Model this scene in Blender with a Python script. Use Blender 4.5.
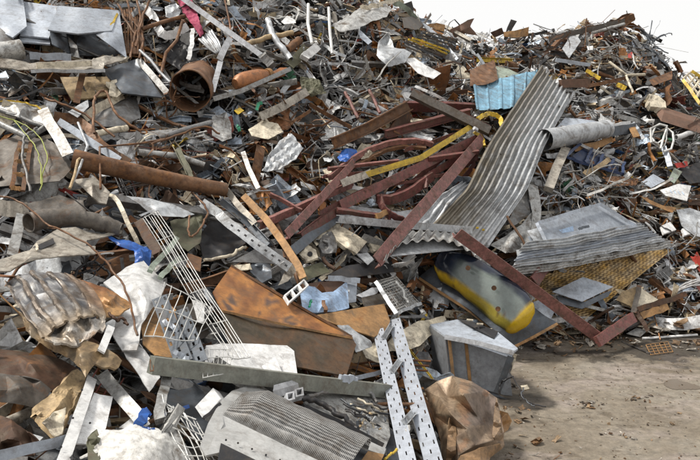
import bpy, math, random
import numpy as np
from mathutils import Vector, noise as mnoise
from mathutils.geometry import delaunay_2d_cdt

SC = bpy.context.scene
for _o in list(bpy.data.objects):
    bpy.data.objects.remove(_o)
random.seed(11)
RNG = np.random.default_rng(5)

# ---------------------------------------------------------------- camera, sky, sun
CAM_Z, PITCH, FPX = 2.6, math.radians(8.0), 687.0
cd = bpy.data.cameras.new('camera')
cd.sensor_width = 36.0
cd.lens = 36.0 * FPX / 700.0
cd.clip_start, cd.clip_end = 0.05, 2000.0
cam = bpy.data.objects.new('camera', cd)
SC.collection.objects.link(cam)
cam.location = (0, 0, CAM_Z)
cam.rotation_euler = (math.radians(90) - PITCH, 0, 0)
SC.camera = cam

SUN_EL, SUN_AZ = math.radians(58), math.radians(-85)      # azimuth from +Y, clockwise: high on the left
world = bpy.data.worlds.new('World')
SC.world = world
world.use_nodes = True
wn, wl = world.node_tree.nodes, world.node_tree.links
wn.clear()
w_out = wn.new('ShaderNodeOutputWorld')
w_bg = wn.new('ShaderNodeBackground')
w_sky = wn.new('ShaderNodeTexSky')
w_sky.sky_type = 'NISHITA'
w_sky.sun_disc = False
w_sky.sun_elevation = SUN_EL
w_sky.sun_rotation = SUN_AZ
w_mix = wn.new('ShaderNodeMix')
w_mix.data_type = 'RGBA'
w_mix.inputs['Factor'].default_value = 0.94               # an even, closed cloud cover
w_mix.inputs[7].default_value = (8.7, 8.6, 8.45, 1)
wl.new(w_sky.outputs['Color'], w_mix.inputs[6])
wl.new(w_mix.outputs[2], w_bg.inputs['Color'])
w_bg.inputs['Strength'].default_value = 0.1
wl.new(w_bg.outputs['Background'], w_out.inputs['Surface'])

sd = bpy.data.lights.new('sun', 'SUN')
sd.energy = 3.9
sd.angle = math.radians(10)
sd.color = (1.0, 0.95, 0.87)
sun = bpy.data.objects.new('sun', sd)
SC.collection.objects.link(sun)
_sv = Vector((math.sin(SUN_AZ) * math.cos(SUN_EL), math.cos(SUN_AZ) * math.cos(SUN_EL), math.sin(SUN_EL)))
sun.rotation_euler = _sv.to_track_quat('Z', 'Y').to_euler()
sun.location = (-6, -6, 14)

SC.view_settings.view_transform = 'Standard'
SC.view_settings.look = 'None'
SC.view_settings.exposure = 0.24
SC.view_settings.gamma = 1.0
SC.view_settings.use_curve_mapping = False
SC.render.engine = 'CYCLES'
SC.cycles.max_bounces = 6

# ---------------------------------------------------------------- picture rays and the heap's slope
CAMP = np.array((0.0, 0.0, CAM_Z))
FW = np.array((0, math.cos(PITCH), -math.sin(PITCH)))
UP = np.array((0, math.sin(PITCH), math.cos(PITCH)))
RT = np.array((1.0, 0, 0))

def ray(px, py):
    return FW + RT * ((px - 350.0) / FPX) + UP * ((230.0 - py) / FPX)

def A(px, py, d):
    return CAMP + ray(px, py) * d

def project(P):
    q = np.asarray(P) - CAMP
    d = q @ FW
    return 350 + FPX * (q @ RT) / d, 230 - FPX * (q @ UP) / d, d

CTRL = [(0,470,3.7),(170,470,4.1),(340,470,4.7),(-200,470,3.3),(0,340,4.7),(170,340,5.3),(340,345,6.4),
        (-200,340,4.2),(0,235,5.9),(170,235,6.7),(350,240,8.0),(520,250,9.2),(690,245,10.6),(-250,235,5.4),
        (0,115,7.5),(170,115,8.5),(350,118,9.8),(520,118,11),(690,135,12.2),(-300,115,7),
        (0,8,9),(200,8,10),(395,10,11.6),(-300,8,8.5),(445,34,13),(530,38,14),(640,30,14.2),(690,90,14),
        (600,70,13),(470,75,12),(580,180,10.3),(440,180,9.3),(250,180,8),(90,180,6.7),(760,160,13.5),(830,240,11.5)]
pts = [tuple(A(*c)) for c in CTRL]
pts += [(2.05,8.7,-.02),(2.9,8.65,-.02),(4.4,8.7,-.02),(6.2,8.9,-.02),(8.0,9.4,-.02),(1.15,7.4,.1),(1.0,6.4,.0),(.85,5.3,-.02),(.75,4.4,-.02),
        (.7,3.2,-.05),(3,7,-.5),(3,5,-.8),(6,6,-.8),(2.2,3,-.8),(-2,2,.25),(-4,2,.5),(-6,3,1.0),(-7,8,4.0),(-8,12,5.0),
        (-3,12,5.6),(0,13,5.2),(2,16,3.6),(4,17,3.4),(7,17,2.0),(10,14,.6),(11,11,-.2),(12,16,-.3),(4,20,1),(0,18,4),(-6,17,4.5),(-4,21,2),(9,20,-.3)]
pts = np.array(pts)
def _tps(r2):
    return np.where(r2 > 1e-12, r2 * np.log(r2 + 1e-12), 0.0)
_n = len(pts)
_K = _tps(((pts[:, None, :2] - pts[None, :, :2]) ** 2).sum(-1)) + np.eye(_n) * 0.6
_P = np.c_[np.ones(_n), pts[:, :2]]
_M = np.block([[_K, _P], [_P.T, np.zeros((3, 3))]])
_sol = np.linalg.solve(_M, np.r_[pts[:, 2], 0, 0, 0])
GX0, GX1, GY0, GY1, GS = -9.0, 12.5, 1.0, 22.0, 0.1
_gx = np.arange(GX0, GX1 + GS / 2, GS)
_gy = np.arange(GY0, GY1 + GS / 2, GS)
_XX, _YY = np.meshgrid(_gx, _gy, indexing='ij')
HG = _sol[_n] + _sol[_n + 1] * _XX + _sol[_n + 2] * _YY
for _i in range(_n):
    HG += _sol[_i] * _tps((_XX - pts[_i, 0]) ** 2 + (_YY - pts[_i, 1]) ** 2)

def height(x, y):
    fx = np.clip((np.asarray(x) - GX0) / GS, 0, len(_gx) - 1.001)
    fy = np.clip((np.asarray(y) - GY0) / GS, 0, len(_gy) - 1.001)
    i, j = fx.astype(int), fy.astype(int)
    a, b = fx - i, fy - j
    return (HG[i, j] * (1 - a) * (1 - b) + HG[i + 1, j] * a * (1 - b) + HG[i, j + 1] * (1 - a) * b + HG[i + 1, j + 1] * a * b)

_T = np.linspace(1.5, 19, 900)
def depth(px, py):
    """distance along the view axis at which this sight line meets the heap or the ground"""
    r = ray(px, py)
    P = CAMP[None] + _T[:, None] * r[None]
    g = P[:, 2] - np.maximum(height(P[:, 0], P[:, 1]), 0.0)
    k = np.argmax(g < 0)
    if g[k] >= 0:
        k = int(np.argmin(g[250:])) + 250
        return float(_T[k])
    a = g[k - 1] / (g[k - 1] - g[k]) if k > 0 else 0
    return float(_T[k - 1] + a * (_T[k] - _T[k - 1])) if k > 0 else float(_T[0])

def W(p, off=0.2):
    o = p[2] if len(p) > 2 else off
    return A(p[0], p[1], depth(p[0], p[1]) - o)

# ---------------------------------------------------------------- materials
MATS = {}
def metal(name, base, rust=0.25, met=0.5, rough=0.5, dirt=0.5, attr=False, rustcol=None, scale=1.0, bump=0.25, var=0.25, stain=0.0):
    """sheet metal: paint or bare surface, patches of rust, grime; everything in the object's own space"""
    m = bpy.data.materials.new(name)
    m.use_nodes = True
    N, L = m.node_tree.nodes, m.node_tree.links
    bs = N['Principled BSDF']
    tc = N.new('ShaderNodeTexCoord'); oi = N.new('ShaderNodeObjectInfo')
    sc = N.new('ShaderNodeVectorMath'); sc.operation = 'SCALE'; sc.inputs[0].default_value = (37, 91, 53)
    L.new(oi.outputs['Random'], sc.inputs['Scale'])
    ad = N.new('ShaderNodeVectorMath'); ad.operation = 'ADD'
    L.new(tc.outputs['Object'], ad.inputs[0]); L.new(sc.outputs[0], ad.inputs[1])
    def noise(s, det=6, ro=0.6, dist=0.0):
        t = N.new('ShaderNodeTexNoise'); t.inputs['Scale'].default_value = s * scale
        t.inputs['Detail'].default_value = det; t.inputs['Roughness'].default_value = ro; t.inputs['Distortion'].default_value = dist
        L.new(ad.outputs[0], t.inputs['Vector']); return t.outputs['Fac']
    def ramp(f, stops):
        r = N.new('ShaderNodeValToRGB'); e = r.color_ramp.elements
        while len(e) < len(stops): e.new(0.5)
        for k, (p, c) in enumerate(stops):
            e[k].position = p; e[k].color = (*c, 1) if len(c) == 3 else c
        L.new(f, r.inputs['Fac']); return r.outputs['Color']
    def mix(f, a, b, mode='MIX'):
        x = N.new('ShaderNodeMix'); x.data_type = 'RGBA'; x.blend_type = mode
        for s, v in ((0, f), (6, a), (7, b)):
            if hasattr(v, 'is_output'): L.new(v, x.inputs[s])
            elif s == 0: x.inputs[0].default_value = v
            else: x.inputs[s].default_value = (*v, 1)
        return x.outputs[2]
    if attr:
        at = N.new('ShaderNodeAttribute'); at.attribute_name = 'Col'; col = at.outputs['Color']
    else:
        col = base
    tone = ramp(noise(7, 5), [(0.3, (1 - var,) * 3), (0.7, (1 + var * .4,) * 3)])
    c = mix(1.0, col, tone, 'MULTIPLY')
    hv = N.new('ShaderNodeHueSaturation')                 # every piece a little different
    mr = N.new('ShaderNodeMapRange'); mr.inputs['To Min'].default_value = 0.8; mr.inputs['To Max'].default_value = 1.2
    L.new(oi.outputs['Random'], mr.inputs['Value']); L.new(mr.outputs[0], hv.inputs['Value'])
    L.new(c, hv.inputs['Color']); c = hv.outputs['Color']
    gr = ramp(noise(21, 6, 0.78, 0.3), [(0.36, (0.40 + .55 * (1 - dirt),) * 3), (0.56, (1.0,) * 3), (0.75, (1.12,) * 3)])
    c = mix(1.0, c, gr, 'MULTIPLY')
    mpn = N.new('ShaderNodeMapping'); mpn.inputs['Scale'].default_value = (26, 5, 7)   # scratches and runs
    L.new(ad.outputs[0], mpn.inputs['Vector'])
    tn = N.new('ShaderNodeTexNoise'); tn.inputs['Scale'].default_value = 1.6; tn.inputs['Detail'].default_value = 5; tn.inputs['Roughness'].default_value = .7
    L.new(mpn.outputs[0], tn.inputs['Vector'])
    c = mix(ramp(tn.outputs['Fac'], [(0.55, (0, 0, 0)), (0.72, (dirt * .75,) * 3)]), c, (0.11, 0.075, 0.05))
    dm = ramp(noise(5.2, 10, 0.8, 0.5), [(0.5, (0, 0, 0)), (0.62, (min(1, dirt * 1.25),) * 3)])
    c = mix(dm, c, (0.085, 0.062, 0.042))
    sm = ramp(noise(24, 4, 0.7), [(0.6, (0, 0, 0)), (0.78, (dirt * .8,) * 3)])
    c = mix(sm, c, (0.05, 0.04, 0.032))
    rc = rustcol or [(0.32, (0.035, 0.018, 0.011)), (0.5, (0.11, 0.05, 0.022)), (0.7, (0.24, 0.11, 0.04))]
    rcol = ramp(noise(11, 8, 0.7), rc)
    t0 = 0.86 - 0.62 * rust
    rm = ramp(noise(3.4, 10, 0.72, 0.5), [(max(t0 - 0.05, 0), (0, 0, 0)), (min(t0 + 0.07, 1), (1, 1, 1))])
    c = mix(rm, c, rcol)
    L.new(c, bs.inputs['Base Color'])
    mm = N.new('ShaderNodeMath'); mm.operation = 'MULTIPLY_ADD'
    L.new(rm, mm.inputs[0]); mm.inputs[1].default_value = -met; mm.inputs[2].default_value = met
    L.new(mm.outputs[0], bs.inputs['Metallic'])
    ro = N.new('ShaderNodeMapRange'); ro.inputs['To Min'].default_value = rough; ro.inputs['To Max'].default_value = 0.9
    L.new(rm, ro.inputs['Value']); L.new(ro.outputs[0], bs.inputs['Roughness'])
    bp = N.new('ShaderNodeBump'); bp.inputs['Strength'].default_value = bump; bp.inputs['Distance'].default_value = 0.012
    L.new(noise(16, 8, 0.65), bp.inputs['Height']); L.new(bp.outputs[0], bs.inputs['Normal'])
    MATS[name] = m
    return m

metal('rust', (0.20, 0.105, 0.055), .62, .3, .6, .6)
metal('rust_dark', (0.07, 0.035, 0.02), .45, .3, .7, .6)
metal('rust_orange', (0.36, 0.2, 0.08), .45, .1, .7, .5, rustcol=[(.3, (.09, .038, .015)), (.5, (.24, .11, .035)), (.72, (.42, .22, .07))])
metal('galv', (0.50, 0.52, 0.54), .12, .4, .5, .5)
metal('galv_dirty', (0.40, 0.40, 0.39), .24, .4, .5, .75)
metal('bluegrey', (0.40, 0.44, 0.50), .06, .25, .5, .32, bump=.12, var=.18)
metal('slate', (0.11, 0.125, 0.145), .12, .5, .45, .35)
metal('steel', (0.22, 0.22, 0.22), .28, .5, .5, .6)
metal('beige', (0.40, 0.365, 0.31), .2, .25, .55, .65)
metal('alum', (0.56, 0.57, 0.59), .06, .55, .45, .4)
metal('white', (0.66, 0.66, 0.655), .07, .0, .4, .36, bump=.15, var=.1)
metal('cream', (0.64, 0.57, 0.44), .17, .0, .55, .6)
metal('tan', (0.40, 0.29, 0.16), .15, .0, .75, .6)
metal('dark', (0.022, 0.022, 0.025), .15, .2, .5, .3)
metal('olive', (0.10, 0.10, 0.06), .2, .1, .7, .5)
metal('burnt', (0.13, 0.115, 0.10), .42, .3, .65, .7)
metal('redox', (0.175, 0.058, 0.05), .46, .05, .55, .75, rustcol=[(.3, (.03, .016, .012)), (.5, (.08, .035, .022)), (.72, (.2, .09, .045))], var=.4, scale=1.8)
metal('pinkox', (0.27, 0.115, 0.10), .44, .05, .55, .75, rustcol=[(.3, (.035, .018, .014)), (.5, (.10, .042, .03)), (.72, (.22, .10, .05))], var=.4, scale=1.8)
metal('yellow', (0.66, 0.44, 0.03), .3, .0, .5, .6)
metal('blue', (0.02, 0.11, 0.42), .07, .0, .45, .3)
metal('skyblue', (0.16, 0.34, 0.47), .27, .0, .5, .6, var=.4)
metal('appgrey', (0.36, 0.38, 0.41), .1, .3, .42, .35, bump=.1)
metal('paleblue', (0.30, 0.42, 0.60), .24, .1, .45, .5)
metal('green', (0.02, 0.30, 0.16), .05, .0, .5, .3)
metal('sage', (0.34, 0.40, 0.33), .12, .1, .6, .5)
metal('greenbar', (0.29, 0.30, 0.26), .16, .3, .5, .45)
metal('pink', (0.42, 0.05, 0.12), .0, .0, .8, .3)
metal('red', (0.50, 0.05, 0.04), .08, .0, .5, .3)
metal('copper', (0.34, 0.14, 0.055), .3, .3, .5, .6)
metal('brownbox', (0.16, 0.085, 0.055), .3, .0, .7, .4)
metal('navy', (0.025, 0.05, 0.13), .15, .3, .4, .4)
metal('foam', (0.66, 0.65, 0.62), .0, .0, .9, .4, bump=1.0, var=.25)
metal('wirewhite', (0.60, 0.60, 0.58), .10, .2, .5, .3)
metal('wiregreen', (0.32, 0.36, 0.05), .0, .0, .5, .2)
metal('perfgalv', (0.54, 0.58, 0.65), .06, .4, .4, .22, bump=.1, var=.12)
metal('meshgrey', (0.30, 0.295, 0.285), .12, .3, .5, .5, bump=.1)
metal('cabgrey', (0.46, 0.46, 0.45), .10, .2, .45, .3, bump=.1, var=.15)
metal('corrug', (0.5, 0.5, 0.5), .10, .35, .42, .45, attr=True, bump=.12)
metal('mixed', (0.5, 0.5, 0.5), .24, .3, .55, .6, attr=True)
metal('paintedtub', (0.5, 0.5, 0.5), .06, .0, .12, .15, attr=True, bump=.03, var=.1)
metal('binrust', (0.5, 0.5, 0.5), .12, .05, .65, .4, attr=True)
metal('crush', (0.5, 0.5, 0.5), .26, .3, .48, .65, attr=True, rustcol=[(.3, (.07, .03, .015)), (.5, (.2, .085, .03)), (.72, (.4, .19, .06))])

# ---------------------------------------------------------------- mesh building
def link(o):
    SC.collection.objects.link(o)
HERO = []          # world-space meshes of the things placed by hand, for spacing the loose scrap around them

def mk(name, V, F, mat, parent=None, smooth=False, colors=None, hero=True, center=None):
    V = np.asarray(V, float)
    me = bpy.data.meshes.new(name)
    c = V.mean(0) if center is None else np.asarray(center, float)
    me.from_pydata((V - c).tolist(), [], F)
    me.materials.append(MATS[mat] if isinstance(mat, str) else mat)
    if colors is not None:
        ca = me.color_attributes.new('Col', 'FLOAT_COLOR', 'POINT')
        ca.data.foreach_set('color', np.c_[np.asarray(colors), np.ones(len(V))].astype(np.float32).ravel())
    if smooth:
        me.polygons.foreach_set('use_smooth', [True] * len(me.polygons))
        if smooth != 'all':
            me.set_sharp_from_angle(angle=math.radians(27 if smooth is True else smooth))
    me.update()
    o = bpy.data.objects.new(name, me)
    link(o)
    if parent is not None:
        o.parent = parent
        o.location = Vector(c) - parent.location - (parent.parent.location if parent.parent else Vector())
    else:
        o.location = c
    if hero:
        HERO.append((V, F))
    return o

def tag(o, label, cat, group=None):
    o['label'] = label
    o['category'] = cat
    if group:
        o['group'] = group
    return o

def thing(name, label, cat, loc, group=None):
    o = bpy.data.objects.new(name, None)
    o.empty_display_size = 0.1
    link(o)
    o.location = Vector(loc)
    return tag(o, label, cat, group)

def nrm(v):
    v = np.asarray(v, float)
    return v / (np.linalg.norm(v) + 1e-12)

def solid(V, F, t):
    """give a sheet its thickness"""
    V = np.asarray(V, float)
    N = np.zeros_like(V)
    for f in F:
        n = np.cross(V[f[1]] - V[f[0]], V[f[2]] - V[f[0]])
        for i in f:
            N[i] += n
    N /= (np.linalg.norm(N, axis=1, keepdims=True) + 1e-12)
    n0 = len(V)
    V2 = np.r_[V, V - N * t]
    edges = {}
    for f in F:
        for a, b in zip(f, list(f[1:]) + [f[0]]):
            edges[(a, b)] = 1
    F2 = [tuple(f) for f in F] + [tuple(i + n0 for i in reversed(f)) for f in F]
    for (a, b) in edges:
        if (b, a) not in edges:
            F2.append((b, a, a + n0, b + n0))
    return V2, F2

def smooth_path(P, n=5):
    P = np.asarray(P, float)
    if len(P) < 3:
        return P
    Q = np.r_[[2 * P[0] - P[1]], P, [2 * P[-1] - P[-2]]]
    out = []
    for i in range(1, len(Q) - 2):
        for s in np.arange(n) / n:
            a, b, c, d = Q[i - 1], Q[i], Q[i + 1], Q[i + 2]
            out.append(.5 * (2 * b + (c - a) * s + (2 * a - 5 * b + 4 * c - d) * s * s + (3 * b - a - 3 * c + d) * s ** 3))
    out.append(P[-1])
    return np.array(out)

def frames(P, face=None, roll=0.0):
    P = np.asarray(P, float)
    T = np.gradient(P, axis=0)
    T /= np.linalg.norm(T, axis=1, keepdims=True) + 1e-12
    out = []
    for p, t in zip(P, T):
        n = (CAMP - p) if face is None else np.asarray(face, float)
        n = nrm(n - t * (n @ t))
        b = np.cross(n, t)
        c, s = math.cos(roll), math.sin(roll)
        out.append((c * b + s * n, -s * b + c * n))
    return out

def sweep(P, prof, face=None, roll=0.0, scale=None):
    P = np.asarray(P, float)
    fr = frames(P, face, roll)
    m = len(prof)
    V, F = [], []
    for k, (p, (b, n)) in enumerate(zip(P, fr)):
        s = 1 if scale is None else scale[k]
        for (x, y) in prof:
            V.append(p + (b * x + n * y) * s)
    for k in range(len(P) - 1):
        for j in range(m):
            a, c = k * m + j, k * m + (j + 1) % m
            F.append((a, c, c + m, a + m))
    F.append(tuple(reversed(range(m))))
    F.append(tuple(range((len(P) - 1) * m, len(P) * m)))
    return np.array(V), F

def circ(r, n=8):
    return [(r * math.cos(2 * math.pi * k / n), r * math.sin(2 * math.pi * k / n)) for k in range(n)]

def profile(kind, w, h, t):
    a, b = w / 2, h / 2
    if kind == 'flat' or kind == 'box':
        return [(-a, -b), (a, -b), (a, b), (-a, b)]
    if kind == 'L':
        return [(-a, -b), (-a + t, -b), (-a + t, b - t), (a, b - t), (a, b), (-a, b)]
    if kind == 'U':      # open towards the back
        return [(-a, -b), (-a + t, -b), (-a + t, b - t), (a - t, b - t), (a - t, -b), (a, -b), (a, b), (-a, b)]
    if kind == 'C':      # open towards the viewer
        return [(-a, b), (-a, -b), (a, -b), (a, b), (a - t, b), (a - t, -b + t), (-a + t, -b + t), (-a + t, b)]
    if kind == 'I':
        u = t / 2
        return [(-a, -b), (a, -b), (a, -b + t), (u, -b + t), (u, b - t), (a, b - t), (a, b), (-a, b), (-a, b - t), (-u, b - t), (-u, -b + t), (-a, -b + t)]
    if kind == 'H':      # an I lying with its web towards the viewer
        return [(y, x) for (x, y) in reversed(profile('I', h, w, t))]
    return circ(a, 10)

def pipe(P, r0, r1=None, wall=0.008, n=14, face=None, jitter=0.0):
    P = np.asarray(P, float)
    r1 = r0 if r1 is None else r1
    fr = frames(P, face)
    R = np.linspace(r0, r1, len(P))
    V, F = [], []
    for k, (p, (b, nn)) in enumerate(zip(P, fr)):
        for q in range(n):
            a = 2 * math.pi * q / n
            j = 1 + jitter * mnoise.noise(Vector((p[0] * 5 + math.cos(a) * 2, p[1] * 5, p[2] * 5 + math.sin(a) * 2)))
            V.append(p + (b * math.cos(a) + nn * math.sin(a)) * R[k] * j)
    n0 = len(V)
    for k, (p, (b, nn)) in enumerate(zip(P, fr)):
        for q in range(n):
            V.append(p + (V[k * n + q] - p) * (1 - wall / R[k]))
    for k in range(len(P) - 1):
        for q in range(n):
            a, c = k * n + q, k * n + (q + 1) % n
            F.append((a, c, c + n, a + n))
            F.append((n0 + a, n0 + a + n, n0 + c + n, n0 + c))
    e = (len(P) - 1) * n
    for q in range(n):
        c = (q + 1) % n
        F.append((c, q, n0 + q, n0 + c))
        F.append((e + q, e + c, n0 + e + c, n0 + e + q))
    return np.array(V), F

def grid_faces(nu, nv):
    return [(i * (nv + 1) + j, (i + 1) * (nv + 1) + j, (i + 1) * (nv + 1) + j + 1, i * (nv + 1) + j + 1) for i in range(nu) for j in range(nv)]

def crumple(V, amp, freq, seed):
    if amp <= 0:
        return V
    V = np.array(V)
    s = seed * 7.31
    for i in range(len(V)):
        p = Vector((V[i, 0] * freq + s, V[i, 1] * freq - s, V[i, 2] * freq + 2 * s))
        n = mnoise.noise_vector(p)
        n2 = mnoise.noise_vector(p * 2.7)
        # folded, creased look: absolute value ridges
        f = 1 - 2 * abs(mnoise.noise(p * .8))
        f2 = 1 - 2 * abs(mnoise.noise(p * 1.9 + Vector((5, 3, 1))))
        V[i] += np.array(n) * amp * .4 + np.array(n2) * amp * .2 + np.array((.15, -.6, .75)) * amp * (.75 * f + .5 * f2)
    return V

def dent_path(P, amp, seed):
    P = np.array(P)
    for i in range(len(P)):
        P[i] += np.array(mnoise.noise_vector(Vector((seed * 3.7, i * .6, seed * 1.3)))) * amp
    return P

_seed = [0]
def nseed():
    _seed[0] += 1
    return _seed[0]

def in_poly(x, y, poly):
    c = False
    j = len(poly) - 1
    for i in range(len(poly)):
        xi, yi = poly[i][:2]; xj, yj = poly[j][:2]
        if (yi > y) != (yj > y) and x < (xj - xi) * (y - yi) / (yj - yi) + xi:
            c = not c
        j = i
    return c

def midsub(V, ff):
    V = list(V); mid = {}; out = []
    def m(a, b):
        k = (min(a, b), max(a, b))
        if k not in mid:
            mid[k] = len(V); V.append((V[a] + V[b]) / 2)
        return mid[k]
    for f in ff:
        f = list(f)
        if len(f) != 3:
            out.append(tuple(f)); continue
        a, b, c = f; ab, bc, ca = m(a, b), m(b, c), m(c, a)
        out += [(a, ab, ca), (ab, b, bc), (ca, bc, c), (ab, bc, ca)]
    return V, out

def relax(V, ff):
    V = np.array(V)
    E = np.array(sorted({(min(a, b), max(a, b)) for f in ff for a, b in zip(f, f[1:] + f[:1])}))
    cnt = {}
    for f in ff:
        for a, b in zip(f, f[1:] + f[:1]):
            k = (min(a, b), max(a, b)); cnt[k] = cnt.get(k, 0) + 1
    rim = np.zeros(len(V), bool)
    for (a, b), c in cnt.items():
        if c == 1: rim[a] = rim[b] = True
    S = np.zeros_like(V); n = np.zeros(len(V))
    np.add.at(S, E[:, 0], V[E[:, 1]]); np.add.at(S, E[:, 1], V[E[:, 0]])
    np.add.at(n, E[:, 0], 1); np.add.at(n, E[:, 1], 1)
    M = S / np.maximum(n, 1)[:, None]
    out = V * .45 + M * .55
    out[rim] = V[rim]
    return out

def poly_mesh(out, off=0.12, inner=(), amp=0.02, freq=3.0, thick=0.006, step=None, rag=0.0, corr=None, tilt=None, facet=None, auto=True):
    """an irregular sheet: outline and inner fold points in picture coordinates, laid on the slope"""
    out = [tuple(p) for p in out]
    allp = list(out) + list(inner)
    xs, ys = np.array([p[0] for p in out], float), np.array([p[1] for p in out], float)
    Dm = np.array([depth(p[0], p[1]) for p in out])
    cx, cy = xs.mean(), ys.mean()
    M = np.c_[np.ones(len(xs)), (xs - cx), (ys - cy)]
    M2 = np.r_[M, [[0, 2.0, 0], [0, 0, 2.0]]]
    coef = np.linalg.lstsq(M2, np.r_[1 / Dm, 0, 0], rcond=None)[0]
    if tilt:
        coef[1] += tilt[0]; coef[2] += tilt[1]
    per = max(xs.max() - xs.min(), ys.max() - ys.min())
    facet = (amp >= .012 and corr is None) if facet is None else facet
    if facet:
        step = max(4.0, per / 4.5)
        inner = list(inner)
        ref0 = np.array([(p[0], p[1], (p[2] if len(p) > 2 else off)) for p in allp], float)
        for x in (np.arange(xs.min() + step * .4, xs.max(), step) if auto else []):
            for y in np.arange(ys.min() + step * .4, ys.max(), step):
                x2, y2 = x + random.uniform(-.35, .35) * step, y + random.uniform(-.35, .35) * step
                if in_poly(x2, y2, out) and min((x2 - p[0]) ** 2 + (y2 - p[1]) ** 2 for p in allp) > (step * .5) ** 2:
                    w = ((ref0[:, 0] - x2) ** 2 + (ref0[:, 1] - y2) ** 2 + 1) ** -1.6
                    inner.append((x2, y2, (w * ref0[:, 2]).sum() / w.sum() + random.gauss(0, amp * 1.2)))
        allp = list(out) + inner
    step = step or max(3.0, per / 14)
    ring = []
    for i in range(len(out)):
        a, b = out[i], out[(i + 1) % len(out)]
        n = max(1, int(math.hypot(b[0] - a[0], b[1] - a[1]) / step))
        for k in range(n):
            t = k / n
            jx = jy = 0
            if rag and k:
                jx, jy = random.uniform(-rag, rag), random.uniform(-rag, rag)
            ring.append((a[0] + (b[0] - a[0]) * t + jx, a[1] + (b[1] - a[1]) * t + jy))
    nr = len(ring)
    P2 = list(ring)
    gx = [] if facet else np.arange(xs.min(), xs.max(), step)
    gy = np.arange(ys.min(), ys.max(), step)
    for i, x in enumerate(gx):
        for j, y in enumerate(gy):
            x2, y2 = x + (step / 2 if j % 2 else 0) + random.uniform(-.2, .2) * step, y + random.uniform(-.2, .2) * step
            if in_poly(x2, y2, ring) and min((x2 - r[0]) ** 2 + (y2 - r[1]) ** 2 for r in ring) > (step * .55) ** 2:
                P2.append((x2, y2))
    for p in inner:
        P2.append((p[0], p[1]))
    res = delaunay_2d_cdt([Vector(p) for p in P2], [], [list(range(nr))], 1, 1e-4)
    vv, ff = res[0], res[2]
    ref = np.array([(p[0], p[1], (p[2] if len(p) > 2 else off)) for p in allp], float)
    V = []
    for v in vv:
        d2 = (ref[:, 0] - v.x) ** 2 + (ref[:, 1] - v.y) ** 2 + 1.0
        w = d2 ** -1.6
        o = (w * ref[:, 2]).sum() / w.sum()
        d = 1 / (coef[0] + coef[1] * (v.x - cx) + coef[2] * (v.y - cy)) - o
        if facet:
            d += random.gauss(0, amp * .25)
        if corr:
            d -= corr[2] * math.sin((v.x * math.cos(corr[0]) + v.y * math.sin(corr[0])) * 2 * math.pi / corr[1])
        V.append(A(v.x, v.y, d))
    if facet:
        for _ in range(2):
            V, ff = midsub(V, ff)
        if not auto:
            V, ff = midsub(V, ff)
            V = relax(V, ff)
        if auto:
            V = relax(V, ff)
            V, ff = midsub(V, ff)
    V = crumple(np.array(V), amp * (.6 if facet else 1), freq * (1.5 if facet else 1), nseed())
    F = []
    for f in ff:
        f = list(f)
        n = np.cross(V[f[1]] - V[f[0]], V[f[2]] - V[f[0]])
        if n @ (CAMP - V[f[0]]) < 0:
            f.reverse()
        F.append(tuple(f))
    return solid(V, F, thick)

def quad_grid(c, nu, nv, off=0.15):
    """c: four 3D corners P00,P10,P11,P01"""
    c = [np.asarray(p, float) for p in c]
    V = []
    for i in range(nu + 1):
        for j in range(nv + 1):
            u, v = i / nu, j / nv
            V.append(c[0] * (1 - u) * (1 - v) + c[1] * u * (1 - v) + c[2] * u * v + c[3] * (1 - u) * v)
    return np.array(V)

def face_cam(V, F):
    V = np.asarray(V)
    s = 0
    for f in F:
        n = np.cross(V[f[1]] - V[f[0]], V[f[2]] - V[f[0]])
        s += n @ (CAMP - V[f[0]])
    return F if s > 0 else [tuple(reversed(f)) for f in F]

def loft(rows, ncorr, amp, nu=6, nv=None, off=0.3, cr=0.02, freq=2.5, thick=0.004, tooth=False):
    """a sheet given by its left and right edge, corrugated along its length"""
    Lp = smooth_path([W(r[0], off) for r in rows], nu)
    Rp = smooth_path([W(r[1], off) for r in rows], nu)
    nv = nv or ncorr * 8
    n = len(Lp)
    V = []
    for i in range(n):
        acr = Rp[i] - Lp[i]
        t = (Lp[min(i + 1, n - 1)] - Lp[max(i - 1, 0)])
        nn = nrm(np.cross(acr, t))
        if nn @ (CAMP - Lp[i]) < 0:
            nn = -nn
        for j in range(nv + 1):
            u = j / nv
            V.append(Lp[i] + acr * u + nn * amp * math.sin(u * ncorr * 2 * math.pi))
    V = crumple(np.array(V), cr, freq, nseed())
    F = face_cam(V, grid_faces(n - 1, nv))
    return solid(V, F, thick)

def prism(out3, vec):
    n = len(out3)
    V = np.r_[np.array(out3), np.array(out3) + np.asarray(vec)]
    F = [tuple(range(n)), tuple(reversed(range(n, 2 * n)))]
    F += [(i, i + n, (i + 1) % n + n, (i + 1) % n) for i in range(n)]
    return V, face_out(V, F)

def face_out(V, F):
    c = V.mean(0)
    out = []
    for f in F:
        n = np.cross(V[f[1]] - V[f[0]], V[f[2]] - V[f[0]])
        m = np.mean([V[i] for i in f], 0)
        out.append(tuple(f) if n @ (m - c) >= 0 else tuple(reversed(f)))
    return out

def box3(P, e1, e2, e3):
    P, e1, e2, e3 = [np.asarray(q, float) for q in (P, e1, e2, e3)]
    V = np.array([P, P + e1, P + e1 + e2, P + e2, P + e3, P + e1 + e3, P + e1 + e2 + e3, P + e2 + e3])
    F = [(0, 1, 2, 3), (4, 7, 6, 5), (0, 4, 5, 1), (1, 5, 6, 2), (2, 6, 7, 3), (3, 7, 4, 0)]
    return V, face_out(V, F)

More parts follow.
